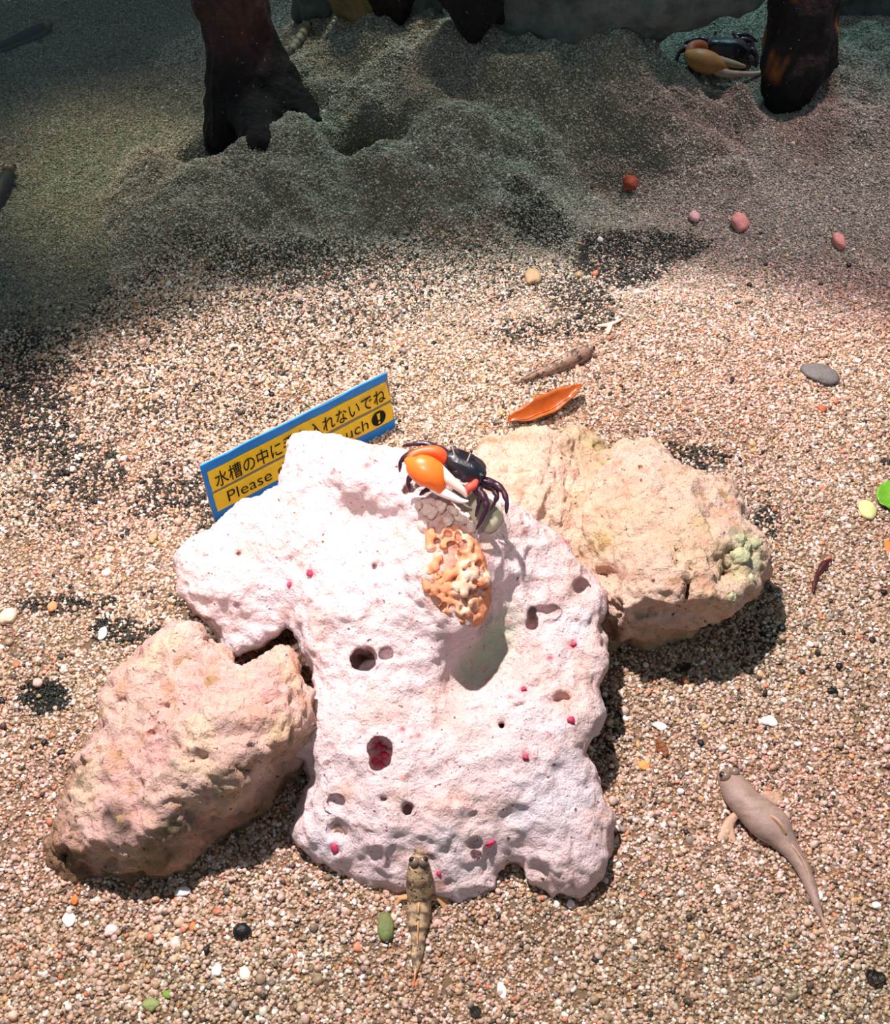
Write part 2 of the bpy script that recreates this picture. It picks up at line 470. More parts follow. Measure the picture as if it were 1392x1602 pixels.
# even cover of the ground area in view: draw in world space
gx = rng.uniform(-0.66, 0.66, NG*4); gy = rng.uniform(-0.40, 0.78, NG*4)
hw = 0.30+0.30*(gy+0.40)
keep = np.abs(gx) < hw
gx, gy = gx[keep], gy[keep]; nr = 190000
rx = rng.uniform(-.40, .50, nr*2); ry = rng.uniform(.20, .62, nr*2); k2 = np.abs(rx) < .255+.30*(ry+.40)
gx = np.concatenate([gx[:NG-nr], rx[k2][:nr]]); gy = np.concatenate([gy[:NG-nr], ry[k2][:nr]])
P0 = np.stack([gx, gy, np.zeros_like(gx)], 1)
gu, gv = proj(P0)
ds = dark_share(gx, gy)
rearf = sstep(0.14, 0.30, gy)
size = np.exp(rng.normal(0, 0.26, NG))*0.00088*(1-0.30*rearf)
size *= 1+0.12*sstep(1300, 1500, gv)*sstep(900, 300, gu)
big = rng.uniform(0, 1, NG) < 0.012; size[big] *= 1.7
size = np.clip(size, 0.0005, 0.0034)
pal = np.array([lin(188, 154, 130), lin(204, 174, 158), lin(232, 218, 210), lin(182, 142, 118), lin(204, 164, 152), lin(160, 132, 106),
                lin(150, 130, 124), lin(200, 122, 90), lin(120, 102, 82), lin(88, 66, 58), lin(46, 38, 36), lin(204, 156, 106)])
prob = np.array([.23, .17, .09, .13, .10, .13, .06, .03, .04, .03, .02, .02])
gcol = pal[rng.choice(len(pal), NG, p=prob/prob.sum())]
rearpal = np.array([lin(172, 162, 146), lin(150, 144, 130), lin(190, 180, 164), lin(128, 122, 110), lin(212, 204, 190), lin(94, 90, 82)])
rc = rearpal[rng.choice(6, NG, p=[.28, .25, .17, .15, .07, .08])]
pick = rng.uniform(0, 1, NG) < rearf*0.9; gcol = np.where(pick[:, None], rc, gcol)
gcol = gcol*rng.uniform(0.76, 1.12, NG)[:, None]
pnk = vnoise(P0/0.10, 41)[:, None]
gcol = gcol*(1+0.10*pnk*np.array([0.2, -0.6, -0.4]))
dpick = rng.uniform(0, 1, NG) < ds
dcol = np.array([lin(34, 32, 28), lin(20, 20, 22), lin(58, 52, 40)])[rng.integers(0, 3, NG)]
gcol = np.where(dpick[:, None], dcol, gcol)
fx = (gx-GX[0])/0.003; fy = (gy-GY[0])/0.003; ix = np.clip(fx.astype(int), 0, nx-2); iy = np.clip(fy.astype(int), 0, ny-2); fx -= ix; fy -= iy
gzv = Z[ix, iy]*(1-fx)*(1-fy)+Z[ix+1, iy]*fx*(1-fy)+Z[ix, iy+1]*(1-fx)*fy+Z[ix+1, iy+1]*fx*fy
scl = size[:, None]*rng.uniform(0.65, 1.25, (NG, 3)); scl[:, 2] *= 0.8
gzv = gzv+scl.min(1)*rng.uniform(-0.1, 0.8, NG)
rot = rng.uniform(-1, 1, (NG, 3))*np.array([0.5, 0.5, 3.14])
me = bpy.data.meshes.new('sand_grains')
me.vertices.add(NG); me.vertices.foreach_set('co', np.stack([gx, gy, gzv], 1).astype(np.float32).ravel())
for nm, arr in (('grot', rot), ('gscl', scl)):
    a = me.attributes.new(nm, 'FLOAT_VECTOR', 'POINT'); a.data.foreach_set('vector', arr.astype(np.float32).ravel())
a = me.attributes.new('gcol', 'FLOAT_COLOR', 'POINT'); a.data.foreach_set('color', np.hstack([gcol, np.ones((NG, 1))]).astype(np.float32).ravel())
me.update()
gm = mat_attr('grain', 'INSTANCER', 'gcol', 0.5, 0.35)
me.materials.append(gm)
go = link(bpy.data.objects.new('sand_grains', me))
tag(go, 'loose coarse shell sand grains covering the whole tank bed', 'sand', kind='stuff')
ng = bpy.data.node_groups.new('grains', 'GeometryNodeTree')
ng.interface.new_socket('Geometry', in_out='INPUT', socket_type='NodeSocketGeometry')
ng.interface.new_socket('Geometry', in_out='OUTPUT', socket_type='NodeSocketGeometry')
N = ng.nodes; L = ng.links
gi = N.new('NodeGroupInput'); gout = N.new('NodeGroupOutput')
ic = N.new('GeometryNodeMeshIcoSphere'); ic.inputs['Radius'].default_value = 1; ic.inputs['Subdivisions'].default_value = 2
sp = N.new('GeometryNodeSetPosition'); nz = N.new('ShaderNodeTexNoise'); nz.inputs['Scale'].default_value = 1.1
vm = N.new('ShaderNodeVectorMath'); vm.operation = 'SUBTRACT'; vm.inputs[1].default_value = (.5, .5, .5)
vs = N.new('ShaderNodeVectorMath'); vs.operation = 'SCALE'; vs.inputs['Scale'].default_value = 0.9
L.new(nz.outputs['Color'], vm.inputs[0]); L.new(vm.outputs[0], vs.inputs[0]); L.new(vs.outputs[0], sp.inputs['Offset'])
sm = N.new('GeometryNodeSetMaterial'); sm.inputs['Material'].default_value = gm
ss = N.new('GeometryNodeSetShadeSmooth')
ip = N.new('GeometryNodeInstanceOnPoints')
na = N.new('GeometryNodeInputNamedAttribute'); na.data_type = 'FLOAT_VECTOR'; na.inputs['Name'].default_value = 'grot'
nb = N.new('GeometryNodeInputNamedAttribute'); nb.data_type = 'FLOAT_VECTOR'; nb.inputs['Name'].default_value = 'gscl'
er = N.new('FunctionNodeEulerToRotation')
L.new(ic.outputs['Mesh'], sp.inputs['Geometry']); L.new(sp.outputs[0], ss.inputs[0]); L.new(ss.outputs[0], sm.inputs[0]); L.new(sm.outputs[0], ip.inputs['Instance'])
L.new(gi.outputs[0], ip.inputs['Points']); L.new(na.outputs[0], er.inputs[0]); L.new(er.outputs[0], ip.inputs['Rotation']); L.new(nb.outputs[0], ip.inputs['Scale'])
L.new(ip.outputs[0], gout.inputs[0])
md = go.modifiers.new('grains', 'NODES'); md.node_group = ng

# ------------------------------------------------------------------ water
wm = bpy.data.materials.new('water'); wm.use_nodes = True; nt = wm.node_tree; nt.nodes.clear()
o_ = nt.nodes.new('ShaderNodeOutputMaterial'); mx = nt.nodes.new('ShaderNodeMixShader'); tr = nt.nodes.new('ShaderNodeBsdfTransparent')
gl = nt.nodes.new('ShaderNodeBsdfGlossy'); fr = nt.nodes.new('ShaderNodeFresnel'); bp = nt.nodes.new('ShaderNodeBump'); nn = nt.nodes.new('ShaderNodeTexNoise')
tr.inputs[0].default_value = (0.93, 0.965, 0.95, 1); gl.inputs['Roughness'].default_value = 0.03; fr.inputs['IOR'].default_value = 1.33
tcw = nt.nodes.new('ShaderNodeTexCoord'); nn.inputs['Scale'].default_value = 70; nn.inputs['Detail'].default_value = 2
nt.links.new(tcw.outputs['Object'], nn.inputs['Vector']); nt.links.new(nn.outputs['Fac'], bp.inputs['Height']); bp.inputs['Distance'].default_value = 0.0005
bp.inputs['Strength'].default_value = 1
nt.links.new(bp.outputs[0], gl.inputs['Normal']); nt.links.new(bp.outputs[0], fr.inputs['Normal'])
nt.links.new(fr.outputs[0], mx.inputs[0]); nt.links.new(tr.outputs[0], mx.inputs[1]); nt.links.new(gl.outputs[0], mx.inputs[2]); nt.links.new(mx.outputs[0], o_.inputs[0])
def water_sheet(name, x0, x1, y0, y1, label):
    n, m = 40, 40
    A, B = np.meshgrid(np.linspace(x0, x1, n), np.linspace(y0, y1, m), indexing='ij')
    V = np.stack([A, B, np.full_like(A, WATER)], -1).reshape(-1, 3); i = np.arange(n*m).reshape(n, m)
    Q = np.stack([i[:-1, :-1], i[1:, :-1], i[1:, 1:], i[:-1, 1:]], -1).reshape(-1, 4)
    o = mesh_obj(name, V, Q, wm); tag(o, label, 'water', kind='structure'); return o
water_sheet('water_surface', -0.79, 0.79, -0.43, -0.10, 'clear shallow water lapping the front of the rocks')
water_sheet('water_surface', -0.79, -0.10, 0.12, 1.2, 'still dim water pool behind the mound at the back left')

# ------------------------------------------------------------------ rocks
def finish(V, Q, amps, seed):
    N = vnormals(V, Q)
    d = 0
    for (sc, a, octv) in amps:
        f = fbm(V, sc, abs(octv), seed); d = d+a*(f if octv > 0 else .55-2*np.abs(f)); seed += 7
    return V+N*d[:, None], N
def splat(V, col, bvh, items):
    for (u, v, r, c, s) in items:
        p = hit(bvh, u, v)
        if p is None: continue
        w = s*np.exp(-(((V-p)**2).sum(1))/(r*pxm(p))**2)
        w = np.clip(w, 0, 1)[:, None]; col = col*(1-w)+np.asarray(c)*w
    return col

rock_m = pbr('coral_rock', tint=True, rough=0.85, spec=0.2, var=0.10, vscale=90,
             bumps=(('noise', 230, 0.0034), ('noise', 620, 0.0014)), speck=((330, .68, .04, lin(150, 96, 88)), (130, .66, .10, lin(236, 176, 166)), (240, .64, .05, lin(222, 168, 162))))
tan_m = pbr('tan_rock', tint=True, rough=0.85, spec=0.2, var=0.16, vscale=80,
            bumps=(('noise', 150, 0.0055), ('noise', 480, 0.0020)), speck=((260, .67, .04, lin(120, 80, 56)), (60, .56, .14, lin(226, 168, 140)), (100, .62, .08, lin(196, 152, 112))))

# --- white coral rock in the middle
MO = [(460,682),(494,679),(524,686),(557,695),(587,709),(617,709),(640,722),(690,735),(740,765),(795,783),(824,801),(841,821),(879,844),(899,873),(925,898),
      (945,921),(949,950),(936,976),(953,1005),(956,1023),(948,1050),(940,1078),(940,1109),(933,1136),(911,1178),(933,1209),(948,1256),(958,1287),(954,1322),
      (936,1365),(913,1392),(886,1405),(851,1400),(828,1384),(814,1365),(803,1357),(787,1366),(774,1388),(762,1403),(727,1411),(692,1411),(634,1405),(607,1392),
      (568,1374),(525,1361),(490,1341),(463,1326),(455,1299),(467,1268),(475,1240),(485,1221),(481,1190),(455,1178),(452,1163),(467,1132),(475,1101),(490,1078),
      (484,1055),(472,1019),(464,989),(448,978),(438,989),(408,1007),(371,1028),(345,1019),(339,1000),(315,959),(281,929),(272,877),(296,854),(330,832),(356,798),(382,781),
      (419,772),(438,761),(445,727),(449,694)]
MC = [(470,690,.094),(540,700,.098),(610,715,.100),(460,750,.088),(560,760,.100),(640,780,.105),(700,770,.108),(760,790,.100),(820,815,.085),(880,860,.074),(935,930,.060),
      (540,745,.102),(590,772,.102),(640,795,.099),(500,752,.085),(560,790,.086),(612,815,.087),
      (290,880,.056),(340,840,.064),(400,800,.074),(350,930,.058),(380,985,.040),(330,990,.036),(430,940,.052),(440,880,.066),(500,850,.080),(560,880,.079),(620,860,.088),
      (450,975,.042),(480,960,.062),(480,1010,.052),(540,960,.070),(600,960,.070),(568,1030,.058),(500,1060,.046),
      (690,830,.098),(740,860,.094),(660,900,.090),(720,930,.088),(765,900,.086),(730,980,.082),(690,975,.078),(650,980,.070),
      (800,870,.078),(790,930,.060),(775,990,.046),(740,1035,.040),(720,1060,.042),(770,1060,.044),(690,1040,.058),(830,960,.058),(860,920,.064),(900,960,.060),(930,1000,.054),
      (880,1020,.054),(930,1080,.046),(840,1050,.054),(900,1130,.046),(870,1080,.048),(640,1060,.056),(560,1100,.050),(680,1110,.050),(780,1120,.050),(480,1130,.038),(480,1165,.034),
      (560,1180,.045),(650,1180,.046),(740,1180,.046),(850,1170,.046),(500,1220,.032),(600,1250,.038),(700,1260,.039),(800,1240,.041),(900,1230,.034),(935,1280,.024),
      (480,1290,.020),(540,1310,.024),(620,1330,.024),(700,1335,.024),(770,1310,.026),(860,1300,.030),(800,1345,.012),(810,1330,.018),(920,1340,.018),
      (530,1355,.008),(600,1385,.006),(690,1405,.002),(750,1400,.003),(880,1398,.004),(840,1385,.006),(870,1355,.020),(720,1380,.010)]
rel = Relief(MC, 20, 8); out = Outline(MO)
h = 0.0015
lo = np.array([-0.20, -0.275, -0.018]); hi = np.array([0.135, 0.085, 0.122])
G = grid(lo, hi, h)
S, top, _, _ = rock_field(G, rel, out, h, 0.011)
V, Q = surface_nets(S, lo, h); MB = bvh_of(V, Q)
PORE = [(668,832),(690,812),(718,818),(748,848),(760,875),(767,905),(764,953),(746,976),(723,981),(703,967),(680,950),(663,941),(660,918),(668,870)]
HOLES = [(568,1029,18,15,.03),(786,1133,9,9,.02),(636,1264,7,7,.012),(603,1022,8,6,.005),(593,1180,15,24,.016),(832,966,7,18,.012),(745,1330,4,10,.008),
         (527,1300,13,13,.005),(600,1250,8,6,.004),(523,1254,8,5,.004),(812,1104,9,4,.006),(585,886,4,5,.004),(373,866,4,4,.004),(370,946,4,4,.004),
         (705,835,9,8,.01),(910,915,10,8,.004),(855,955,16,6,.003),(640,765,10,8,.012),(750,800,10,14,.004),(880,1092,14,8,.004),(620,735,5,4,.004)]
S = carve(S, G, MB, HOLES)
V, Q = surface_nets(S, lo, h)
V, N = finish(V, Q, ((.045, .0045, 2), (.014, .0026, 3), (.006, .0012, 2), (.012, .0016, -2)), 50)
wl = worley(V, 0.009, 61); V = V-N*(0.0014*np.clip(0.38-wl, 0, 1)/0.38)[:, None]
MB = bvh_of(V, Q)
C_ = lin(250, 217, 217)*np.ones((len(V), 1))
w = sstep(-.15, .5, fbm(V, .05, 3, 70))[:, None]; C_ = C_*(1-.8*w)+lin(248, 208, 202)*.8*w
w = sstep(.15, .5, fbm(V, .022, 3, 75))[:, None]; C_ = C_*(1-.5*w)+lin(238, 190, 176)*.5*w
w = sstep(.25, .5, fbm(V, .03, 3, 79))[:, None]; C_ = C_*(1-.4*w)+lin(240, 230, 242)*.4*w
under = sstep(0.1, -0.45, N[:, 2])[:, None]; C_ = C_*(1-.7*under)+lin(176, 128, 100)*.7*under  # downward faces painted brown, underside shade put into the colour
CRIM = lin(205, 52, 92); GRN = lin(196, 196, 172); BRN = lin(150, 108, 84); ORG = lin(226, 160, 128)
C_ = splat(V, C_, MB, [(755,1030,38,GRN,.9),(780,985,28,GRN,.9),(735,1055,24,GRN,.9),(765,1005,30,GRN,.8),(800,960,22,GRN,.5),(770,795,24,lin(200,196,176),.5),
     (690,800,30,ORG,.5),(712,845,26,lin(190,112,76),.95),(720,890,34,lin(190,112,76),.95),(735,940,26,lin(180,104,68),.95),(690,925,24,lin(190,112,76),.95),(745,870,20,lin(190,112,76),.95),(675,850,20,ORG,.5),(760,850,22,ORG,.5),(700,1000,22,BRN,.3),(450,960,20,ORG,.5),(610,1395,20,ORG,.8),(690,1385,16,ORG,.8),(540,1240,18,ORG,.6),
     (470,700,30,lin(240,236,246),.6),(850,1250,40,lin(236,228,240),.6),(510,1320,30,lin(236,230,242),.5),(880,1100,26,ORG,.4),(870,950,18,BRN,.4),
     (568,1029,16,lin(86,66,54),.9),(786,1133,9,lin(110,84,70),.9),(593,1180,17,lin(150,70,82),.8),(745,1330,6,lin(110,60,60),.8),(832,966,12,lin(150,112,92),.7),  # carved holes painted darker, recess shade put into the colour
     (1,1,1,BRN,0)]
     + [(u, v, r, CRIM, .95) for u, v, r in ((485,896,7),(453,914,6),(896,1008,7),(860,1030,5),(818,1078,6),(822,1184,7),(630,1142,5),(588,1160,7),(600,1185,7),(685,1368,5),(523,1325,8),(574,728,5),(886,848,6),(820,832,4))]
     + [(u, v, r, lin(140, 60, 66), .8) for u, v, r in ((585,886,5),(370,946,5),(455,873,4),(587,915,3),(655,1150,5),(670,1338,6),(798,1090,4),(372,866,4))])
rock = thing('coral_rock', (0, -0.09, 0), 'large white pink coral rock in the middle with round burrow holes', 'rock')
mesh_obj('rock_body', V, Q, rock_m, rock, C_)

def on_rock(bvh, u, v, lift=0.0):
    p, n = hitn(bvh, u, v); return p+n*lift, n
# porous orange face
PO = Outline(PORE, pad=30)
hp = 0.0009
pts = np.array([hit(MB, u, v) for u, v in PORE])
lo2 = pts.min(0)-0.012; hi2 = pts.max(0)+0.014
G2 = grid(lo2, hi2, hp)
S2, top2, _, _ = rock_field(G2, rel, PO, hp, 0.006, zmin=-1)
q = G2.reshape(-1, 3)-CAM; wd = q @ FWD
hull2 = (PO(696+FPX*(q @ RGT)/wd, 801-FPX*(q @ UPV)/wd)*wd/FPX).reshape(top2.shape)
fl = G2.reshape(-1, 3)
nzv = (0.0016*fbm(fl, .010, 2, 90)).reshape(top2.shape)
S2 = smax(top2-0.0030+nzv, hull2+nzv, 0.005); S2 = np.maximum(S2, -(top2+0.012))
prng = random.Random(5)
for _ in range(190):
    u, v = prng.uniform(660, 768), prng.uniform(812, 982)
    if PO(np.array([u]), np.array([v]))[0] > -4: continue
    uu, vv = np.array([u]), np.array([v]); w0 = float(rel.look(rel.D, uu, vv)[0]-.0030/rel.look(rel.S, uu, vv)[0]); r = prng.uniform(0.0009, 0.0022)
    b = capsule(G2, atd(u, v, w0-.004), atd(u, v, w0+prng.uniform(.001, .004)), r)
    S2 = smax(S2, -b, 0.0012)
V2, Q2 = surface_nets(S2.astype(np.float32), lo2, hp)
V2, N2 = finish(V2, Q2, ((.045, .0045, 2), (.014, .0026, 3)), 50); V2, N2 = finish(V2, Q2, ((.005, .0006, 2),), 95)
c2 = lin(222, 142, 104)*np.ones((len(V2), 1)); w = sstep(0, .5, fbm(V2, .012, 3, 97))[:, None]; c2 = c2*(1-w)+lin(240, 200, 176)*w
w = sstep(.1, .6, fbm(V2, .009, 3, 99))[:, None]; c2 = c2*(1-.6*w)+lin(176, 96, 56)*.6*w
pc = mesh_obj('porous_crust', V2, Q2, pbr('porous', tint=True, rough=0.9, spec=0.15, var=.2, vscale=300, bumps=(('noise', 400, .001),)), rock, c2)
pc['label'] = 'orange porous sponge like crust'
# knobbly pale lumps above it, smooth grey green chip under the claw
lm = []
for k, (u, v, r) in enumerate(((672,800,13),(690,788,14),(708,800,13),(722,812,12),(736,826,11),(664,822,12),(700,816,10),(684,772,11),(655,790,9))):
    p, n = on_rock(MB, u, v); s = pxm(p)*r
    lm.append(blob(p+n*s*.15, (s, s, s*.7), rotm(k, k*2, k), 3, .5, .5, 200+k))
mesh_obj('pale_lump_crust', *join(*lm), pbr('pale_lump', lin(240, 205, 192), .85, .2, var=.2, vscale=220, bumps=(('noise', 400, .0012),)), rock)
p, n = on_rock(MB, 742, 798)
chip = mesh_obj('stone_chip', *blob(p+n*.004, (.0125, .0085, .0075), rotm(.5, .35, -.55), 4, .12, 1, 3, .7), pbr('chip', lin(196, 182, 156), .6, .3, var=.15, vscale=150), rock)
chip['label'] = 'smooth grey green chip'
crm = pbr('crimson_crust', lin(206, 58, 96), .55, .4, var=.35, vscale=400, bumps=(('noise', 500, .0008),))
for k, (u, v, r, e) in enumerate(((485,896,6,1),(453,914,5,.8),(895,1127,7,1.6),(822,1184,6,1),(767,1318,8,.7),(764,1322,5,1),(591,1168,8,1),(603,1180,8,.8),(587,1190,7,1),(598,1196,6,.8),(600,1168,6,1),(897,1008,5,.8),(818,1078,4,1.8),(686,1366,4,1),(524,1327,7,1.2))):
    p, n = on_rock(MB, u, v); s = pxm(p)*r
    mesh_obj('crimson_crust', *blob(p, (s, s*e, s*.55), rotm(.7, 0, k*.9), 2, .6, .5, 300+k), crm, rock)
p, n = on_rock(MB, 529, 1303); s = pxm(p)
rv = [p+s*9*(np.array([math.cos(a), 0, 0])+np.array([0, .75, .55])*math.sin(a)) for a in np.linspace(0, 2*np.pi, 15)]
mesh_obj('shell_ring', *loft(rv, [s*3.2]*15, (0, -.6, .8), 8, 40, False)[:2], pbr('ring', lin(238, 200, 172), .6, .3, var=.2), rock)

# --- pink rock on the left
LO = [(247,998),(278,978),(305,985),(316,1009),(350,1026),(374,1043),(419,1030),(450,1012),(461,1043),(471,1071),(485,1088),(490,1120),(488,1175),(478,1198),(440,1228),
      (408,1284),(384,1318),(337,1363),(284,1396),(231,1425),(190,1413),(126,1402),(80,1380),(70,1319),(85,1288),(99,1243),(123,1181),(154,1140),(157,1095),(181,1057),(223,1033)]
LC = [(270,990,.056),(300,1010,.060),(360,1050,.064),(430,1040,.064),(470,1090,.058),(220,1050,.050),(180,1080,.044),(260,1080,.058),(330,1110,.068),(400,1120,.068),(440,1110,.064),
      (450,1160,.058),(400,1175,.060),(361,1210,.058),(320,1190,.060),(290,1150,.062),(240,1140,.054),(180,1150,.044),(150,1200,.038),(220,1200,.050),(280,1230,.054),
      (305,1215,.055),(250,1285,.045),(200,1260,.042),(140,1250,.034),(110,1280,.028),(195,1305,.038),(130,1310,.026),(90,1310,.014),(170,1345,.020),
      (478,1195,.012),(440,1225,.004),(405,1274,-.002),(381,1305,-.006),(333,1347,-.006),(281,1378,-.006),(230,1405,-.008),(130,1385,-.006),(85,1365,-.004),(192,1392,-.008),
      (330,1270,.032),(250,1340,.022),(380,1250,.036),(420,1205,.044)]
def rock2(name, label, ctrl, outl, holes, mat, colfn, splats, seed, k=.008, amps=((.04, .004, 2), (.022, .0045, -3), (.010, .0030, 3), (.0055, .0018, -2)), res=.0015):
    rel_ = Relief(ctrl, 16, 6); out_ = Outline(outl)
    P = np.array([at(u, v, hh) for u, v in outl for hh in (-.01, .075)])
    a = P.min(0)-.01; b = P.max(0)+.02
    G = grid(a, b, res)
    S, top, _, _ = rock_field(G, rel_, out_, res, k, zmin=-.02)
    V, Q = surface_nets(S, a, res); B = bvh_of(V, Q)
    S = carve(S, G, B, holes); V, Q = surface_nets(S, a, res)
    V, N = finish(V, Q, amps, seed); B = bvh_of(V, Q)
    c = colfn(V, N); c = splat(V, c, B, splats)
    org = np.array([V[:, 0].mean(), V[:, 1].mean(), 0])
    th = thing(name, org, label, 'rock'); mesh_obj('rock_body', V, Q, mat, th, c)
    return th, B
def lcol(V, N):
    c = lin(240, 194, 180)*np.ones((len(V), 1))
    w = sstep(-.1, .5, fbm(V, .04, 3, 120))[:, None]; c = c*(1-.8*w)+lin(240, 180, 172)*.8*w
    w = sstep(.1, .5, fbm(V, .02, 3, 124))[:, None]; c = c*(1-.5*w)+lin(244, 206, 168)*.5*w
    low = sstep(.034, .012, V[:, 2]+.008*fbm(V, .02, 2, 127))[:, None]; c = c*(1-.75*low)+lin(166, 122, 84)*.75*low
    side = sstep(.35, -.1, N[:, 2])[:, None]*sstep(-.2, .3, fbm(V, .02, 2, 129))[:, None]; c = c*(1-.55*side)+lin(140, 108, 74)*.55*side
    wet = sstep(.008, .002, V[:, 2])[:, None]; c = c*(1-.6*wet)+lin(104, 78, 50)*.6*wet
    return c
MOSS = lin(112, 100, 66); BLK = lin(60, 52, 42)
lrock, LB = rock2('coral_rock', 'pink coral rock with brown wet base at the left front', LC, LO,
    [(236,1148,5,4,.004),(420,1100,9,6,.003),(258,1105,6,3,.003),(372,1200,14,7,.004),(190,1100,9,7,.002),(125,1195,6,9,.003),(105,1335,11,12,.006)],
    tan_m, lcol, [(365,1205,24,BRN,.7),(185,1280,20,BLK,.9),(168,1272,16,BLK,.9),(197,1300,15,BLK,.8),(268,1300,32,MOSS,.9),(240,1325,22,MOSS,.8),(125,1215,14,MOSS,.8),(300,1285,18,BLK,.5),
     (340,1235,22,lin(176,140,110),.6),(400,1115,14,ORG,.7),(440,1140,30,lin(250,206,160),.6),(110,1345,24,lin(92,74,48),.8),(210,1350,30,lin(206,164,116),.4),(260,1350,30,MOSS,.4)], 110)

# --- tan rock on the right
RO = [(739,711),(769,692),(817,679),(869,672),(914,672),(944,692),(957,706),(981,694),(1019,691),(1045,707),(1064,724),(1101,739),(1138,748),(1157,778),(1170,801),(1172,826),
      (1184,832),(1200,853),(1195,887),(1177,916),(1146,944),(1123,960),(1101,966),(1079,995),(1056,1021),(1030,1030),(996,1031),(963,1029),(938,1000),(925,940),(903,905),(868,865),(833,838),(790,802),(745,770)]
RC = [(760,705,.036),(817,690,.038),(869,682,.036),(914,682,.024),(942,712,.014),(780,740,.046),(850,740,.046),(895,730,.030),(840,790,.046),(800,790,.048),(885,790,.032),
      (922,755,.024),(965,722,.050),(945,775,.046),(935,812,.044),(1000,705,.052),(1040,725,.056),(1080,760,.060),(1130,765,.056),(1150,800,.055),(985,780,.056),(1010,770,.060),(1060,820,.064),(1110,830,.062),(905,830,.030),(900,865,.026),(960,850,.052),
      (928,892,.036),(1000,860,.058),(1050,880,.066),(1100,880,.064),(1150,860,.058),(1185,870,.050),(1160,920,.052),(1130,905,.050),(1000,920,.060),(960,930,.050),(1040,940,.058),(1090,945,.056),(1120,950,.052),
      (980,970,.046),(1000,990,.026),(1050,985,.024),(970,1022,-.006),(1000,1029,-.008),(1050,1018,-.004),(1075,995,.010),(950,960,.036)]
def rcol(V, N):
    c = lin(240, 198, 176)*np.ones((len(V), 1))
    w = sstep(-.1, .5, fbm(V, .05, 3, 140))[:, None]; c = c*(1-.7*w)+lin(240, 196, 160)*.7*w
    w = sstep(.1, .5, fbm(V, .02, 3, 144))[:, None]; c = c*(1-.4*w)+lin(242, 212, 200)*.4*w
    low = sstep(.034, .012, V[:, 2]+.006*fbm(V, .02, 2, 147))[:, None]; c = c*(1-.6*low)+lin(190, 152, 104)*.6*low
    return c
YEL = lin(206, 178, 110)
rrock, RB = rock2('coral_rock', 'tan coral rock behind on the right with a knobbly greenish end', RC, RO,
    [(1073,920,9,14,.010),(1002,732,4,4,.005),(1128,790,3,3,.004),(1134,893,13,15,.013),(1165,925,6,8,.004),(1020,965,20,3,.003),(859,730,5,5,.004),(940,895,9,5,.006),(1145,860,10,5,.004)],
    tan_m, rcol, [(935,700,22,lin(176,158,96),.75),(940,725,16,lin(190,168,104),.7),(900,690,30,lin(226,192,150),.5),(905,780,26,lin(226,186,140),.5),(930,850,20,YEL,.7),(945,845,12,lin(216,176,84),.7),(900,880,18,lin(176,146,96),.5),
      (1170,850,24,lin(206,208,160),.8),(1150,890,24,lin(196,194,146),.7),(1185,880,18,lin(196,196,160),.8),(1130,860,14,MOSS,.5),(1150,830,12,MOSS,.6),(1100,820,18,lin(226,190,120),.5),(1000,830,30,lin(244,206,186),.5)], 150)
kb = []
for k, (u, v, r) in enumerate(((1160,868,15),(1146,935,9),(1176,905,9),(1180,850,12),(1158,842,9))):
    p, n = on_rock(RB, u, v); s = pxm(p)*r; kb.append(blob(p-n*s*.3, (s, s, s*.8), rotm(k, k, k), 3, .45, .5, 400+k))
km = pbr('knob', lin(206, 200, 160), .85, .2, var=.35, vscale=160, bumps=(('noise', 250, .004),))
for q in kb: mesh_obj('knob_crust', *q, km, rrock)['label'] = 'pale greenish knob'

# --- boulders at the back
def boulder(name, label, u, v, size, mat, seed, rz=0.0, dy=0.0, sub=5):
    p = on(u, v); c = np.array([p[0], p[1]+size[1]*.9+dy, p[2]+size[2]*.35])
    V, F = blob(c, size, rotm(0, 0, rz), sub, .35, .8, seed, .85)
    V = V+0.004*np.stack([vnoise(V/.012, seed+k) for k in range(3)], 1)
    return tag(mesh_obj(name, V, F, mat), label, 'rock')
bmat = pbr('boulder', lin(104, 112, 108), .9, .2, var=.4, vscale=60, bumps=(('noise', 120, .004),), speck=((50, .55, .2, lin(70, 76, 70)),))
boulder('boulder', 'long smooth grey green boulder across the back', 955, 42, (.108, .042, .055), bmat, 500, .03, .0)
boulder('boulder', 'dark boulder in the far right corner behind the right root', 1385, 40, (.06, .04, .05), bmat, 510, 0, .03)
boulder('boulder', 'grey boulder at the top edge right of the left root', 503, 26, (.026, .02, .04), bmat, 520)
boulder('boulder', 'yellowish brown lumpy stone at the top edge', 558, 22, (.024, .02, .03), pbr('lumpy', lin(136, 116, 78), .9, .2, var=.4, vscale=80, bumps=(('noise', 150, .004),)), 530)
boulder('boulder', 'grey stone wedged beside the back root at the top edge', 668, 14, (.016, .02, .04), bmat, 540)

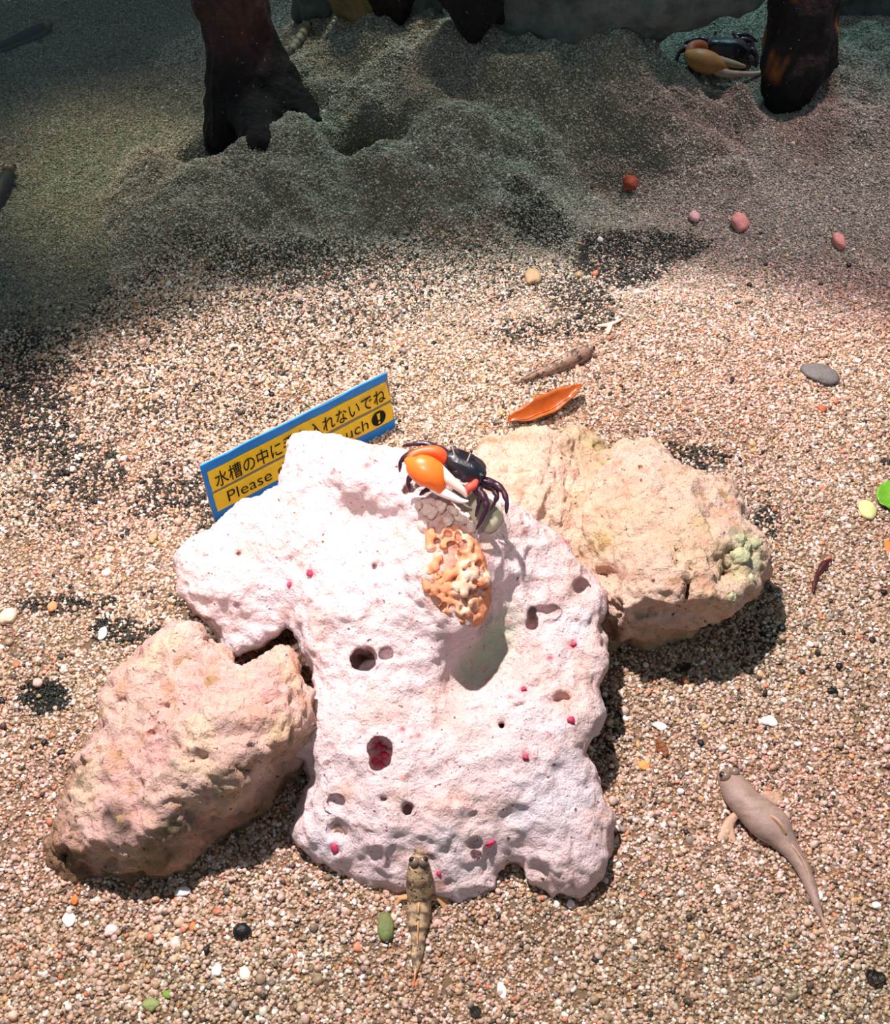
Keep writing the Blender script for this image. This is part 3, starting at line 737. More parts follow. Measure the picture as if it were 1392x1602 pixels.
# ------------------------------------------------------------------ mangrove roots
def root(name, label, caps, mat, colfn, res=.0028, k=.018, amp=.004, seed=600):
    pts = np.array([p for c in caps for p in (c[0], c[1])]); r = max(max(c[2], c[3]) for c in caps)
    lo = pts.min(0)-r-.012; hi = pts.max(0)+r+.012
    G = grid(lo, hi, res); S = None
    for a, b, r0, r1 in caps:
        d = capsule(G, a, b, r0, r1); S = d if S is None else smin(S, d, k)
    V, Q = surface_nets(S.astype(np.float32), lo, res); N = vnormals(V, Q)
    st = V*np.array([1, 1, .28])
    V = V+N*(amp*(fbm(st, .010, 3, seed))+.003*fbm(V, .02, 2, seed+9))[:, None]
    return tag(mesh_obj(name, V, Q, mat, col=colfn(V)), label, 'mangrove root')
def bark(lowc, hic, z0, z1, patch=None):
    def f(V):
        n = fbm(V, .02, 3, 650)
        t = sstep(z0, z1, V[:, 2]+.02*n)[:, None]; c = lowc*(1-t)+hic*t
        c = c*(1+.5*fbm(V*np.array([1, 1, .25]), .008, 3, 655)[:, None])
        if patch is not None:
            w = sstep(.12, .3, fbm(V*np.array([1, 1, .4])+3.1, .022, 3, 671))[:, None]*t; c = c*(1-w)+patch*w
        return np.clip(c, .002, 1)
    return f
wood = pbr('bark', tint=True, rough=.75, spec=.3, var=.45, vscale=150, bumps=(('noise', 200, .005),), speck=((330, .715, .02, lin(200, 190, 170)),))
b0 = on(392, 190); yb = b0[1]
tp = aty(362, 0, yb+.01); tp2 = tp+(tp-aty(392, 120, yb))*2.2
m1 = aty(388, 100, yb)
caps = [(b0+np.array([0, .005, -.02]), m1, .034, .0265), (m1, tp, .0265, .0265), (tp, tp2, .0265, .024),
        (aty(372, 135, yb-.005), on(342, 225)+np.array([0, -.004, -.02]), .024, .012),
        (aty(425, 130, yb), on(487, 180)+np.array([0, 0, -.006]), .020, .010),
        (aty(400, 150, yb-.01), on(405, 212)+np.array([0, 0, -.01]), .024, .016)]
root('mangrove_root', 'thick reddish brown mangrove root with flared black foot at left', caps, wood, bark(lin(24, 18, 22), lin(84, 56, 52), .05, .10), seed=601)
b0 = on(1222, 172); yb = b0[1]+.01
tp = aty(1258, 0, yb+.03); mid = aty(1250, 80, yb+.015); tp2 = tp+(tp-mid)*3.0
caps = [(b0+np.array([.004, .006, -.06]), aty(1237, 120, yb), .014, .018), (aty(1237, 120, yb), mid, .018, .025), (mid, tp, .026, .026), (tp, tp2, .026, .024),
        (mid, on(1302, 100)+np.array([0, 0, -.006]), .020, .008)]
root('mangrove_root', 'black mangrove root with orange bare wood patches at right', caps, wood, bark(lin(24, 22, 24), lin(44, 36, 34), .02, .05, lin(172, 104, 54)), seed=611)
b0 = on(747, 62); yb = b0[1]
caps = [(b0+np.array([0, 0, -.01]), aty(742, 25, yb), .003, .010), (aty(742, 25, yb), aty(728, -40, yb+.02), .010, .026), (aty(728, -40, yb+.02), aty(718, -180, yb+.04), .026, .026),
        (aty(748, -5, yb), on(800, 34)+np.array([0, 0, -.004]), .009, .005)]
root('mangrove_root', 'dark pointed mangrove root at the top edge in the middle', caps, wood, bark(lin(20, 18, 20), lin(34, 28, 28), .02, .05), seed=621)
b0 = on(606, 16); yb = b0[1]
caps = [(b0+np.array([0, 0, -.01]), aty(608, -20, yb), .014, .019), (aty(608, -20, yb), aty(604, -150, yb+.03), .019, .02)]
root('mangrove_root', 'dark stump of root at the top edge left of the pointed root', caps, wood, bark(lin(26, 20, 20), lin(44, 32, 28), .02, .05), seed=631)

# ------------------------------------------------------------------ sign
BL = at(336, 816, .0); BRt = on(619, 667)
ex = BRt-BL; ex[2] = 0; Lw = np.linalg.norm(ex); ex /= Lw
# height: where the upright through BL passes the ray of the top left corner
best = min((np.linalg.norm(np.cross(BL+np.array([0, b, 1.0])*t-CAM, ray(310, 727)/np.linalg.norm(ray(310, 727)))), t, b) for t in np.linspace(.02, .12, 101) for b in np.linspace(-.2, .6, 41))
# keep it close to upright
cand = [(np.linalg.norm(np.cross(BL+np.array([0, .12, 1.0])*t-CAM, ray(310, 727)/np.linalg.norm(ray(310, 727)))), t) for t in np.linspace(.02, .12, 201)]
Hs = min(cand)[1]; nrm0 = np.array([ex[1], -ex[0], 0]); ey = np.array([0, .12, 1.0]); Hs *= np.linalg.norm(ey); ey /= np.linalg.norm(ey)
ey = ey-ex*(ey @ ex); ey /= np.linalg.norm(ey); en = np.cross(ex, ey)
def sp3(a, b, c=0.0): return BL+ex*a+ey*b+en*c      # sign space: along, up, out of the face
sign = thing('warning_sign', BL, 'yellow and blue warning sign with Japanese and English text behind the white rock', 'sign')
def plate(name, poly, c0, c1, mat, parent, wob=0.0, n=1):
    r = random.Random(hash(name) % 1 + len(poly)); P = []
    for a, b in zip(poly, poly[1:]+poly[:1]):
        for k in range(n):
            t = k/n; P.append((a[0]+(b[0]-a[0])*t+r.uniform(-wob, wob), a[1]+(b[1]-a[1])*t+r.uniform(-wob, wob)))
    m = len(P); V = [sp3(x, y, c0) for x, y in P]+[sp3(x, y, c1) for x, y in P]
    F = [tuple(range(m))[::-1], tuple(range(m, 2*m))]+[(i, (i+1) % m, (i+1) % m+m, i+m) for i in range(m)]
    return mesh_obj(name, np.array(V), F, mat, parent, smooth=False)
blue = pbr('sign_blue', lin(18, 128, 216), .4, .5, var=.2, vscale=120); yel = pbr('sign_yellow', lin(250, 204, 40), .4, .4, var=.10, vscale=90, speck=((70, .62, .1, lin(226, 176, 70)),))
gry = pbr('sign_grey', lin(150, 146, 138), .5, .4, var=.2); blk = pbr('sign_ink', lin(16, 14, 12), .6, .2)
Hh = Hs
plate('backing_board', [(0, 0), (Lw, 0), (Lw*.995, Hh*.02), (Lw*.985, Hh*.98), (Lw*.975, Hh), (0, Hh)], -.0012, 0, gry, sign, .0)
plate('blue_strip', [(0, Hh*.875), (Lw*.965, Hh*.875), (Lw*.985, Hh*1.0), (0, Hh*1.0)], .0, .0010, blue, sign, .0006, 14)
plate('blue_strip', [(0, Hh*.0), (Lw*.985, 0), (Lw, Hh*.16), (Lw*.02, Hh*.16)], .0, .0010, blue, sign, .0006, 14)
plate('blue_strip', [(0, 0), (Lw*.022, 0), (Lw*.018, Hh), (0, Hh)], .0002, .0012, blue, sign, .0005, 10)
plate('yellow_strip', [(Lw*.022, Hh*.525), (Lw*.985, Hh*.525), (Lw*.965, Hh*.865), (Lw*.02, Hh*.865)], .0, .0012, yel, sign, .0003, 10)
plate('yellow_strip', [(Lw*.022, Hh*.165), (Lw*.985, Hh*.165), (Lw*.985, Hh*.455), (Lw*.02, Hh*.455)], .0, .0012, yel, sign, .0003, 10)
def text(body, x0, x1, y, size, name, off=.0016, mat=None, thick=0.004):
    c = bpy.data.curves.new(name, 'FONT'); c.body = body; c.size = 1.0; c.offset = thick
    o = bpy.data.objects.new(name, c); COL.objects.link(o)
    dg = bpy.context.evaluated_depsgraph_get(); m = bpy.data.meshes.new_from_object(o.evaluated_get(dg)); bpy.data.objects.remove(o)
    v = np.array([q.co[:] for q in m.vertices]); f = [tuple(p.vertices) for p in m.polygons]
    sx = (x1-x0)/(v[:, 0].max()-v[:, 0].min()); v0 = v[:, 0].min()
    Vw = np.array([sp3(x0+(a-v0)*sx, y+b*size, off) for a, b, _ in v])
    bpy.data.meshes.remove(m); return mesh_obj(name, Vw, f, mat or blk, sign, smooth=False)
text('水槽の中に手を入れないでね', Lw*.045, Lw*.955, Hh*.575, Hh*.275, 'lettering')
text('Please do not touch', Lw*.085, Lw*.845, Hh*.235, Hh*.27, 'lettering', thick=-.006)
cc = (Lw*.905, Hh*.325); rr = Hh*.125
dsc = [sp3(cc[0]+rr*.92*math.cos(a), cc[1]+rr*math.sin(a), .0016) for a in np.linspace(0, 2*np.pi, 32, endpoint=False)]
mark = mesh_obj('exclamation_disc', np.array(dsc), [tuple(range(32))], blk, sign, smooth=False)
dot = [sp3(cc[0]+rr*.16*math.cos(a), cc[1]-rr*.58+rr*.16*math.sin(a), .0019) for a in np.linspace(0, 2*np.pi, 14, endpoint=False)]
bar = [sp3(cc[0]-rr*.22, cc[1]+rr*.72, .0019), sp3(cc[0]-rr*.11, cc[1]-rr*.22, .0019), sp3(cc[0]+rr*.11, cc[1]-rr*.22, .0019), sp3(cc[0]+rr*.22, cc[1]+rr*.72, .0019)]
mesh_obj('exclamation_mark', *join((np.array(dot), [tuple(range(14))]), (np.array(bar), [(0, 1, 2, 3)])), yel, mark, smooth=False)

# ------------------------------------------------------------------ fiddler crabs
def crab(label, A, s, spec, mats):
    """A anchor point; s metres per pixel; spec gives joints as (du, dv, toward) pixels from the anchor's pixel, third axis towards the viewer"""
    ua, va = proj(A); D0 = dep(A)
    view = -FWD
    def J(u, v, d=0.0): return atd(u, v, D0-d*s)
    th = thing('fiddler_crab', A, label, 'crab')
    # carapace: a rounded box wider at the front
    (cu, cv, cdp), hw, hh, hd, axr, axu = spec['body']
    r = RGT*axr[0]-UPV*axr[1]; r /= np.linalg.norm(r)
    up = UPV*axu[0]+view*axu[1]; up = up-r*(up @ r); up /= np.linalg.norm(up); bk = np.cross(r, up)
    if bk @ view > 0: bk = -bk
    V, F = ico(4); V = V.copy(); V = np.sign(V)*np.abs(V)**.62
    x, y, z = V[:, 0], V[:, 1], V[:, 2]           # x across, y up, z front(-) to back(+)
    x = x*(1-.22*(z+1)/2)*(1+.10*y); y = y*(1-.18*(z+1)/2)+.10*np.cos(x*1.5)
    y = y+.05*np.sin(x*6)*(z < 0)
    c = J(cu, cv, cdp)
    Vw = c+np.outer(x*hw*s, r)+np.outer(y*hh*s, up)+np.outer(z*hd*s, bk)
    Vw = Vw+.0004*np.stack([vnoise(Vw/.003, 700+k) for k in range(3)], 1)
    if (np.cross(r, up) @ bk) < 0: F = [f[::-1] for f in F]
    mesh_obj('carapace', Vw, F, mats['shell'], th)
    # mouth plates on the front
    mp = []
    for dx in (-.2, .2):
        mp.append(blob(c+r*dx*hw*s-bk*hd*s*.86-up*hh*s*.35, (hw*s*.2, hw*s*.12, hh*s*.42), np.stack([r, -bk, up], 1), 3))
    mesh_obj('mouth_plate', *join(*mp), mats['mouth'], th)
    for a, b in spec['eyes']:
        a, b = J(*a), J(*b)
        e = mesh_obj('eyestalk', *loft([a, (a+b)/2, b], [1.7*s, 1.3*s, 1.4*s], view, 8, 8)[:2], mats['stalk'], th)
        mesh_obj('eye', *blob(b, (2.4*s, 2.4*s, 4.2*s), rotm(0, 0, 0), 3), mats['eye'], e)
    for leg in spec['legs']:
        P = [J(*q[:3]) for q in leg]; R = [q[3]*s for q in leg]
        PP, RR = [P[0]], [R[0]]
        for k in range(1, len(P)):               # bulging segments, narrow joints
            for t, f in ((.15, 1.05), (.5, 1.18), (.88, .95), (1, .8 if k < len(P)-1 else .35)):
                PP.append(P[k-1]*(1-t)+P[k]*t); RR.append((R[k-1]*(1-t)+R[k]*t)*f)
        mesh_obj('leg', *loft(PP, [(q, q*.8) for q in RR], view, 10)[:2], mats['leg'], th)
    cl = spec['claw']
    P = [J(*q[:3]) for q in cl['arm']]; mesh_obj('claw_arm', *loft(P, [q[3]*s for q in cl['arm']], view, 14, 18)[:2], mats['arm'], th)
    palm = cl['palm']
    hand = mesh_obj('claw_palm', *loft([J(*q[:3]) for q in palm], [(q[3]*s, q[4]*s) for q in palm], view, 24, 30)[:2], mats['palm'], th)
    for nm in ('fixed_finger', 'movable_finger'):
        f = cl[nm]; mesh_obj(nm, *loft([J(*q[:3]) for q in f], [(q[3]*s, q[4]*s) for q in f], view, 14, 18)[:2], mats[nm], hand)
    if 'teeth' in cl:
        mesh_obj('finger_tooth', *join(*[blob(J(*q[:3]), (q[3]*s,)*3, np.eye(3), 2) for q in cl['teeth']]), mats['movable_finger'], hand)
    if 'small' in spec:
        P = spec['small']; mesh_obj('small_claw', *loft([J(*q[:3]) for q in P], [q[3]*s for q in P], view, 12, 14)[:2], mats['small'], th)
    return th
shell = pbr('crab_shell', lin(30, 24, 34), .28, .6, var=.35, vscale=300, coat=.3, bumps=(('noise', 500, .0004),), speck=((260, .66, .05, lin(120, 120, 140)),))
legm = pbr('crab_leg', lin(62, 26, 44), .35, .5, var=.35, vscale=200, coat=.2)
stalk = pbr('crab_stalk', lin(150, 122, 118), .5, .4); eyem = pbr('crab_eye', lin(96, 76, 80), .25, .5)
orange = pbr('claw_orange', lin(252, 112, 34), .38, .45, var=.10, vscale=120, coat=.15, speck=((420, .74, .03, lin(120, 40, 10)),))
orarm = pbr('claw_arm_orange', lin(246, 92, 44), .42, .4, var=.12, vscale=160)
pinkf = pbr('claw_pink', lin(250, 206, 188), .35, .45, var=.06, vscale=160); whitef = pbr('claw_white', lin(250, 232, 232), .35, .45, var=.06, vscale=160)
red = pbr('claw_red', lin(214, 78, 62), .5, .35, var=.3, vscale=300)
mouthm = pbr('crab_mouth', lin(44, 36, 46), .3, .6, var=.4, vscale=300, coat=.3)
mats = dict(shell=shell, leg=legm, stalk=stalk, eye=eyem, arm=orarm, palm=orange, fixed_finger=whitef, movable_finger=pinkf, small=red, mouth=mouthm)
A = hit(MB, 712, 785); sA = pxm(A)
A = A+(-FWD)*.010
crab('dark purple crab with large bright orange claw on top of the white rock', A, sA, dict(
    body=((727, 730, -8), 37, 20, 27, (64, 33), (.92, .39)),
    eyes=(((712, 719, 16), (706, 691, 14)), ((731, 722, 18), (737, 706, 18))),
    legs=[[(752, 750, -4, 6), (775, 757, -2, 6), (788, 769, 2, 4.5), (793, 785, 4, 3.6), (792, 804, 0, 2)],
          [(748, 754, -10, 5), (773, 766, -8, 5), (778, 776, -4, 4), (774, 786, -8, 3), (767, 799, -16, 1.6)],
          [(745, 762, 6, 6), (752, 770, 10, 6), (760, 784, 12, 5.4), (761, 798, 10, 4.6), (745, 829, -2, 2.4)],
          [(742, 764, 2, 5), (751, 778, 4, 4.4), (749, 790, 2, 3.6), (744, 809, -10, 2)],
          [(697, 708, -12, 6), (680, 699, -14, 5.5), (660, 693, -16, 4.4), (645, 695, -18, 3.4), (629, 698, -24, 2)],
          [(680, 712, -6, 5), (652, 706, -8, 5), (636, 712, -8, 4.4), (626, 723, -12, 3.4), (625, 739, -22, 1.6)],
          [(690, 735, -10, 5), (660, 742, -8, 5), (642, 744, -8, 4.6), (638, 755, -12, 3.8), (641, 770, -20, 2)],
          [(700, 748, -10, 5), (676, 762, -8, 4.6), (664, 768, -10, 3.8), (656, 775, -16, 2)]],
    claw=dict(arm=[(694, 718, 6, 9), (684, 708, 12, 10), (664, 706, 14, 8), (646, 712, 16, 7), (642, 722, 18, 7)],
              palm=[(640, 722, 20, 8, 8), (647, 727, 22, 17, 14), (657, 732, 24, 22, 17), (668, 738, 24, 24, 18), (678, 746, 24, 23, 16), (684, 756, 22, 17, 13), (688, 765, 20, 10, 9)],
              fixed_finger=[(680, 760, 20, 11, 8), (694, 770, 19, 8.5, 7), (708, 777, 18, 6.5, 5.5), (721, 783, 17, 4.5, 4), (731, 784, 17, 2.2, 2)],
              movable_finger=[(686, 735, 26, 10, 8), (698, 746, 26, 9, 8), (712, 758, 24, 7.2, 6.5), (723, 767, 22, 5.6, 5), (729, 776, 20, 2.6, 2.4)],
              teeth=[(697, 760, 22, 3), (705, 763, 22, 3.6), (690, 752, 22, 3)]),
    small=[(744, 754, 12, 5), (740, 760, 14, 7), (733, 764, 16, 7), (731, 771, 16, 4)]), mats)
# second crab in front of the right root
cm2 = dict(mats); cm2['palm'] = pbr('claw_tan', lin(222, 142, 84), .45, .4, var=.12, vscale=120); cm2['arm'] = pbr('claw_arm_red', lin(214, 104, 70), .5, .4, var=.15)
cm2['movable_finger'] = pbr('claw_pale', lin(206, 160, 128), .45, .4, var=.1); cm2['fixed_finger'] = pbr('claw_pale_pink', lin(226, 176, 160), .45, .4, var=.2)
A = on(1125, 122); A[2] += .008; sA = pxm(A)
crab('dark crab with tan orange claw beside the right mangrove root', A, sA, dict(
    body=((1137, 80, -10), 38, 20, 24, (70, 8), (.85, .5)),
    eyes=(((1125, 72, 12), (1119, 52, 10)), ((1143, 72, 12), (1147, 54, 10))),
    legs=[[(1105, 74, -3, 6), (1090, 66, -3, 5), (1076, 72, -3, 4), (1062, 82, -3, 3.4), (1054, 104, -5, 2)],
          [(1108, 84, -1, 6), (1086, 82, 1, 5), (1077, 94, 2, 4), (1083, 119, 2, 2)],
          [(1110, 66, -8, 5), (1096, 60, -9, 4.4), (1080, 64, -9, 3.6), (1070, 68, -12, 2)],
          [(1100, 90, 5, 5), (1092, 104, 7, 4), (1096, 120, 6, 2)],
          [(1165, 74, -5, 6), (1158, 62, -5, 5), (1176, 64, -4, 4), (1179, 90, -3, 2)],
          [(1168, 82, -3, 6), (1176, 76, -1, 5), (1184, 88, 0, 4), (1182, 108, 0, 2)],
          [(1160, 70, -9, 5), (1150, 56, -10, 4.4), (1168, 54, -10, 3.6), (1186, 66, -12, 2)],
          [(1160, 90, 2, 5), (1166, 100, 3, 4), (1164, 112, 2, 2)]],
    claw=dict(arm=[(1106, 82, -4, 9), (1096, 72, 4, 9), (1082, 74, 10, 8), (1079, 86, 14, 8)],
              palm=[(1078, 86, 16, 9, 8), (1086, 90, 18, 15, 13), (1098, 95, 20, 18, 15), (1112, 99, 20, 17, 14), (1124, 103, 18, 13, 11), (1132, 107, 16, 8, 8)],
              fixed_finger=[(1120, 110, 18, 8, 7), (1138, 115, 18, 7, 6), (1156, 116, 18, 5, 5), (1178, 116, 18, 4, 4), (1198, 112, 18, 2, 2)],
              movable_finger=[(1120, 94, 20, 8, 7), (1136, 98, 20, 7, 6), (1150, 101, 20, 5.5, 5), (1164, 104, 20, 3, 3)])), cm2)

# ------------------------------------------------------------------ mudskippers
def fish_col(base, belly, spot, seed, band=None, spots=.5):
    def f(V, t, ang):
        n = fbm(V, .006, 3, seed); n2 = fbm(V, .0025, 2, seed+5)
        c = base*(1+.25*n[:, None])
        w = sstep(.12, .3, n2+.4*n)[:, None]*spots; c = c*(1-w)+spot*w
        if band:
            w = (sstep(.25, .7, np.sin(t*band+2*n))[:, None])*(np.sin(ang) > .0)[:, None]*.8; c = c*(1-w)+spot*w
        w = sstep(.08, -.25, np.sin(ang))[:, None]; return c*(1-w)+belly*w
    return f
def mudskipper(label, spine, colfn, eyes, finc, body_m, group=None, dorsal=True, tail=True, fins=((.30, 1), (.30, -1)), flat=.85):
    """spine: (point, half width, half height), head first"""
    P = np.array([s[0] for s in spine]); R = np.array([(s[1], s[2]) for s in spine])
    org = P[len(P)//2].copy(); org[2] = P[:, 2].min()
    th = thing('mudskipper', org, label, 'mudskipper', group)
    V, F, t, ang = loft(P, R, (0, 0, 1), 20, 44)
    body = mesh_obj('body', V, F, body_m, th, colfn(V, t, ang))
    C = spline(np.hstack([P, R]), 60); T = np.gradient(C[:, :3], axis=0); T /= np.linalg.norm(T, axis=1)[:, None]
    def fr(q):
        k = int(q*59); p = C[k, :3]; tt = T[k]; s = np.cross(tt, (0, 0, 1)); s /= np.linalg.norm(s); return p, tt, s, np.cross(s, tt), C[k, 3], C[k, 4]
    fm = pbr('fin', finc, .5, .3, var=.25, vscale=500)
    for q, sd, er in eyes:
        p, tt, s, u, rw, rh = fr(q); c = p+s*sd*rw*.42+u*rh*.88
        e = mesh_obj('eye', *blob(c, (er, er, er*1.05), np.eye(3), 3), eye_dome, th)
        mesh_obj('pupil', *blob(c+s*sd*er*.45+u*er*.35-tt*er*.35, (er*.66,)*3, np.eye(3), 2), eye_dark, e)
    for q, sd in fins:
        p, tt, s, u, rw, rh = fr(q)
        a = p+s*sd*rw*.85-u*rh*.35; b = a+s*sd*rw*.75+tt*rw*.15-u*rh*.35; c = b+s*sd*rw*.75+tt*rw*.65-u*rh*.2
        mesh_obj('pectoral_fin', *loft([a, b, c], [(rw*.24, rw*.2), (rw*.34, rw*.12), (rw*.62, rw*.05)], (0, 0, 1), 12, 14)[:2], fm, th)
    if dorsal:
        for q0, q1, hf in ((.42, .54, .45), (.60, .80, .5)):
            pts, rr = [], []
            for q in np.linspace(q0, q1, 5):
                p, tt, s, u, rw, rh = fr(q); hgt = rh*hf*math.sin((q-q0)/(q1-q0)*2.6+.35)
                pts.append(p+u*(rh*.95)); rr.append((rw*.07+.0002, max(hgt, .0004)))
            mesh_obj('dorsal_fin', *loft(pts, rr, (0, 0, 1), 10, 16)[:2], fm, th)
    if tail:
        p, tt, s, u, rw, rh = fr(.97); Ld = np.linalg.norm(C[59, :3]-C[44, :3])*.6
        mesh_obj('tail_fin', *loft([p, p+tt*Ld*.5, p+tt*Ld], [(rw*.6, rh*.8), (rw*.35, rh*1.6), (rw*.15+.0002, rh*.9)], (0, 0, 1), 12, 14)[:2], fm, th)
    return th
eye_dome = pbr('eye_dome', lin(128, 104, 88), .3, .5); eye_dark = pbr('eye_dark', lin(22, 18, 18), .15, .6)
skin = pbr('skin', tint=True, rough=.5, spec=.35, var=.12, vscale=500, bumps=(('noise', 900, .0003),))
skin_spotted = pbr('skin_spotted', tint=True, rough=.5, spec=.35, var=.2, vscale=500, bumps=(('noise', 900, .0004),), speck=((520, .60, .05, lin(58, 42, 34)), (430, .64, .05, lin(206, 176, 146))))
def gspine(L, lift=.9):
    out = []
    for u, v, hw, hh in L:
        p = on(u, v); s = pxm(p); p = on(u, v+hh*.35); p[2] += hh*s*lift; out.append((p, hw*s, hh*s))
    return out
mudskipper('plain grey brown mudskipper with pale belly on the sand at the right front',
    gspine([(1133, 1216, 15, 12), (1142, 1226, 21, 17), (1153, 1244, 25, 20), (1170, 1264, 26, 21), (1190, 1282, 30, 23), (1207, 1297, 29, 22), (1225, 1318, 19, 16), (1240, 1338, 13, 13), (1255, 1362, 11, 11), (1267, 1390, 9, 9), (1277, 1418, 6, 7), (1284, 1438, 3, 5)]),
    fish_col(lin(158, 128, 116), lin(200, 190, 184), lin(116, 90, 80), 800, spots=.45), ((.07, 1, .0029), (.07, -1, .0029)), lin(190, 150, 126), skin, fins=((.27, 1), (.27, -1)))
mudskipper('small spotted mudskipper on the sand above the orange leaf',
    gspine([(919, 553, 7, 8), (911, 557, 11, 12), (899, 562, 12, 13), (882, 570, 11.5, 12), (862, 578, 10, 10), (842, 586, 8, 8), (822, 594, 5, 6), (806, 600, 3, 4), (796, 603, 2, 3)]),
    fish_col(lin(150, 116, 98), lin(196, 160, 144), lin(48, 34, 30), 820, spots=.9), ((.07, 1, .0028), (.05, -1, .0028)), lin(196, 156, 136), skin_spotted)
# the one climbing the white rock
L3 = [(655, 1337, 11, 9), (655, 1350, 16, 13), (656, 1368, 20, 15), (656, 1388, 21, 16), (656, 1408, 19, 15), (655, 1428, 19.5, 15), (654, 1446, 17, 13), (654, 1462, 12, 10), (653, 1480, 11, 9), (652, 1500, 9, 7), (650, 1520, 4, 5)]
s3 = []
for u, v, hw, hh in L3:
    p = hit(MB, u, v) if v < 1405 else None
    if p is None or v > 1400: p = on(u, v)
    s = pxm(p); s3.append([p, hw*s, hh*s])
zz = np.array([p[0][2] for p in s3]); zz = np.convolve(np.pad(zz, 1, mode='edge'), [.25, .5, .25], 'valid')
for k, q in enumerate(s3):
    q[0] = at(L3[k][0], L3[k][1], zz[k]+q[2]*.75)
mudskipper('brown banded mudskipper climbing out of the water onto the white rock',
    s3, fish_col(lin(186, 152, 116), lin(200, 170, 138), lin(66, 50, 42), 840, band=52, spots=.7), ((.09, 1, .0025), (.09, -1, .0025)), lin(206, 150, 108), skin_spotted, fins=((.40, 1), (.40, -1)))
dk1 = lin(44, 46, 52)
mudskipper('dark mudskipper with a pale side stripe lying in the far left pool',
    gspine([(76, 49, 6, 6), (69, 50, 9, 9), (55, 57, 10, 10), (38, 64, 9.5, 9.5), (20, 71, 8.5, 8.5), (0, 79, 7, 7), (-25, 88, 5, 5), (-50, 96, 2, 3)]),
    lambda V, t, ang: np.where((np.abs(np.sin(ang)+.1) < .22)[:, None], lin(120, 126, 128), dk1), ((.08, 1, .0042), (.08, -1, .0042)), dk1, skin, dorsal=False)
mudskipper('dark blurred mudskipper cut by the left edge below the pool',
    gspine([(18, 271, 6, 6), (14, 278, 10, 9), (8, 290, 13, 11), (2, 304, 13, 11), (-4, 320, 10, 9), (-12, 340, 6, 6), (-20, 356, 2, 3)]),
    fish_col(lin(52, 52, 56), lin(70, 70, 70), lin(26, 26, 30), 860), ((.06, 1, .0040), (.06, -1, .0040)), dk1, skin, dorsal=False)
mudskipper('grey striped mudskipper on the slope behind the thick left root',
    gspine([(483, 44, 5, 5), (479, 50, 7, 7), (471, 61, 7.5, 7.5), (463, 72, 7, 7), (455, 82, 6, 6), (447, 92, 4.5, 5), (440, 101, 2, 3)]),
    fish_col(lin(150, 142, 124), lin(160, 150, 130), lin(36, 34, 32), 880, band=60, spots=.2), ((.08, 1, .0034), (.08, -1, .0034)), lin(150, 140, 110), skin, dorsal=False)

# ------------------------------------------------------------------ leaves and twigs
def leaf(label, ax, width, mat, curl=.3, lift=.004, name='leaf', twist=0.0, thick=.0005, vein=True, rise=0.0):
    P = spline(np.array([np.append(p[:2], 0) for p in ax]), 25); n, m = 25, 9
    zg = np.array([gz(x, y) for x, y, _ in P])
    T = np.gradient(P, axis=0); T /= np.linalg.norm(T, axis=1)[:, None]; S = np.stack([-T[:, 1], T[:, 0], T[:, 0]*0], 1)
    top = []
    for i in range(n):
        t = i/(n-1); w = width*(math.sin(math.pi*(.03+.95*t)**.85)**.75)
        for j in range(m):
            b = (j/(m-1)*2-1); z = zg[i]+lift+abs(b)**1.6*curl*w+b*twist*w*math.sin(t*math.pi*1.5)+rise*t*t
            p = P[i]+S[i]*b*w*(1-.25*abs(curl)*abs(b)); top.append((p[0], p[1], z+.0005*math.sin(t*24)))
    top = np.array(top); V = np.vstack([top, top-np.array([0, 0, thick])]); F = []
    for i in range(n-1):
        for j in range(m-1):
            a = i*m+j; F.append((a, a+1, a+m+1, a+m)); F.append((a+n*m+m, a+m+1+n*m, a+1+n*m, a+n*m))
    for i in range(n-1):
        a = i*m; F.append((a, a+m, a+m+n*m, a+n*m)); a = i*m+m-1; F.append((a+n*m, a+m+n*m, a+m, a))
    for j in range(m-1):
        a = j; F.append((a+n*m, a+1+n*m, a+1, a)); a = (n-1)*m+j; F.append((a, a+1, a+1+n*m, a+n*m))
    org = np.array([P[:, 0].mean(), P[:, 1].mean(), zg.mean()])
    th = thing(name, org, label, 'leaf')
    mesh_obj('blade', V, F, mat, th)
    if vein:
        mid = np.array([top[i*m+m//2]+np.array([0, 0, .0002]) for i in range(n)])
        mesh_obj('midrib', *loft(mid, np.linspace(.0008, .0003, n), (0, 0, 1), 6)[:2], mat, th)
    return th
olf = pbr('orange_leaf', lin(172, 80, 22), .3, .5, var=.3, vscale=120, coat=.3)
leaf('curled orange brown leaf lying behind the tan rock', [on(794, 667), on(830, 660), on(868, 645), on(893, 630), on(908, 618)], .0085, olf, .9, .004, twist=.35, rise=.006)
leaf('bright green leaf at the right edge of the sand', [on(1392, 800), on(1388, 780), on(1398, 756)], .0085, pbr('green_leaf', lin(104, 158, 40), .35, .5, var=.15, vscale=150), .2, .003, vein=False)
brl = pbr('brown_leaf', lin(132, 78, 46), .5, .3, var=.3, vscale=200); dkl = pbr('dark_leaf', lin(44, 34, 30), .45, .4, var=.3, vscale=200)
leaf('small reddish brown leaf scrap right of the white rock', [on(1040, 1186), on(1033, 1173), on(1028, 1160)], .0035, brl, .4, .002)
leaf('black leaf scrap at the right edge above the green leaf', [on(1376, 724), on(1386, 726), on(1402, 729)], .003, dkl, .2, .0015, vein=False)
leaf('dark brown leaf scrap in the lower right corner', [on(1352, 1524), on(1366, 1532), on(1384, 1529)], .004, dkl, .5, .002, vein=False)
leaf('dark leaf scrap at the bottom edge right of middle', [on(737, 1590), on(744, 1584), on(752, 1579)], .003, dkl, .3, .0015, vein=False)
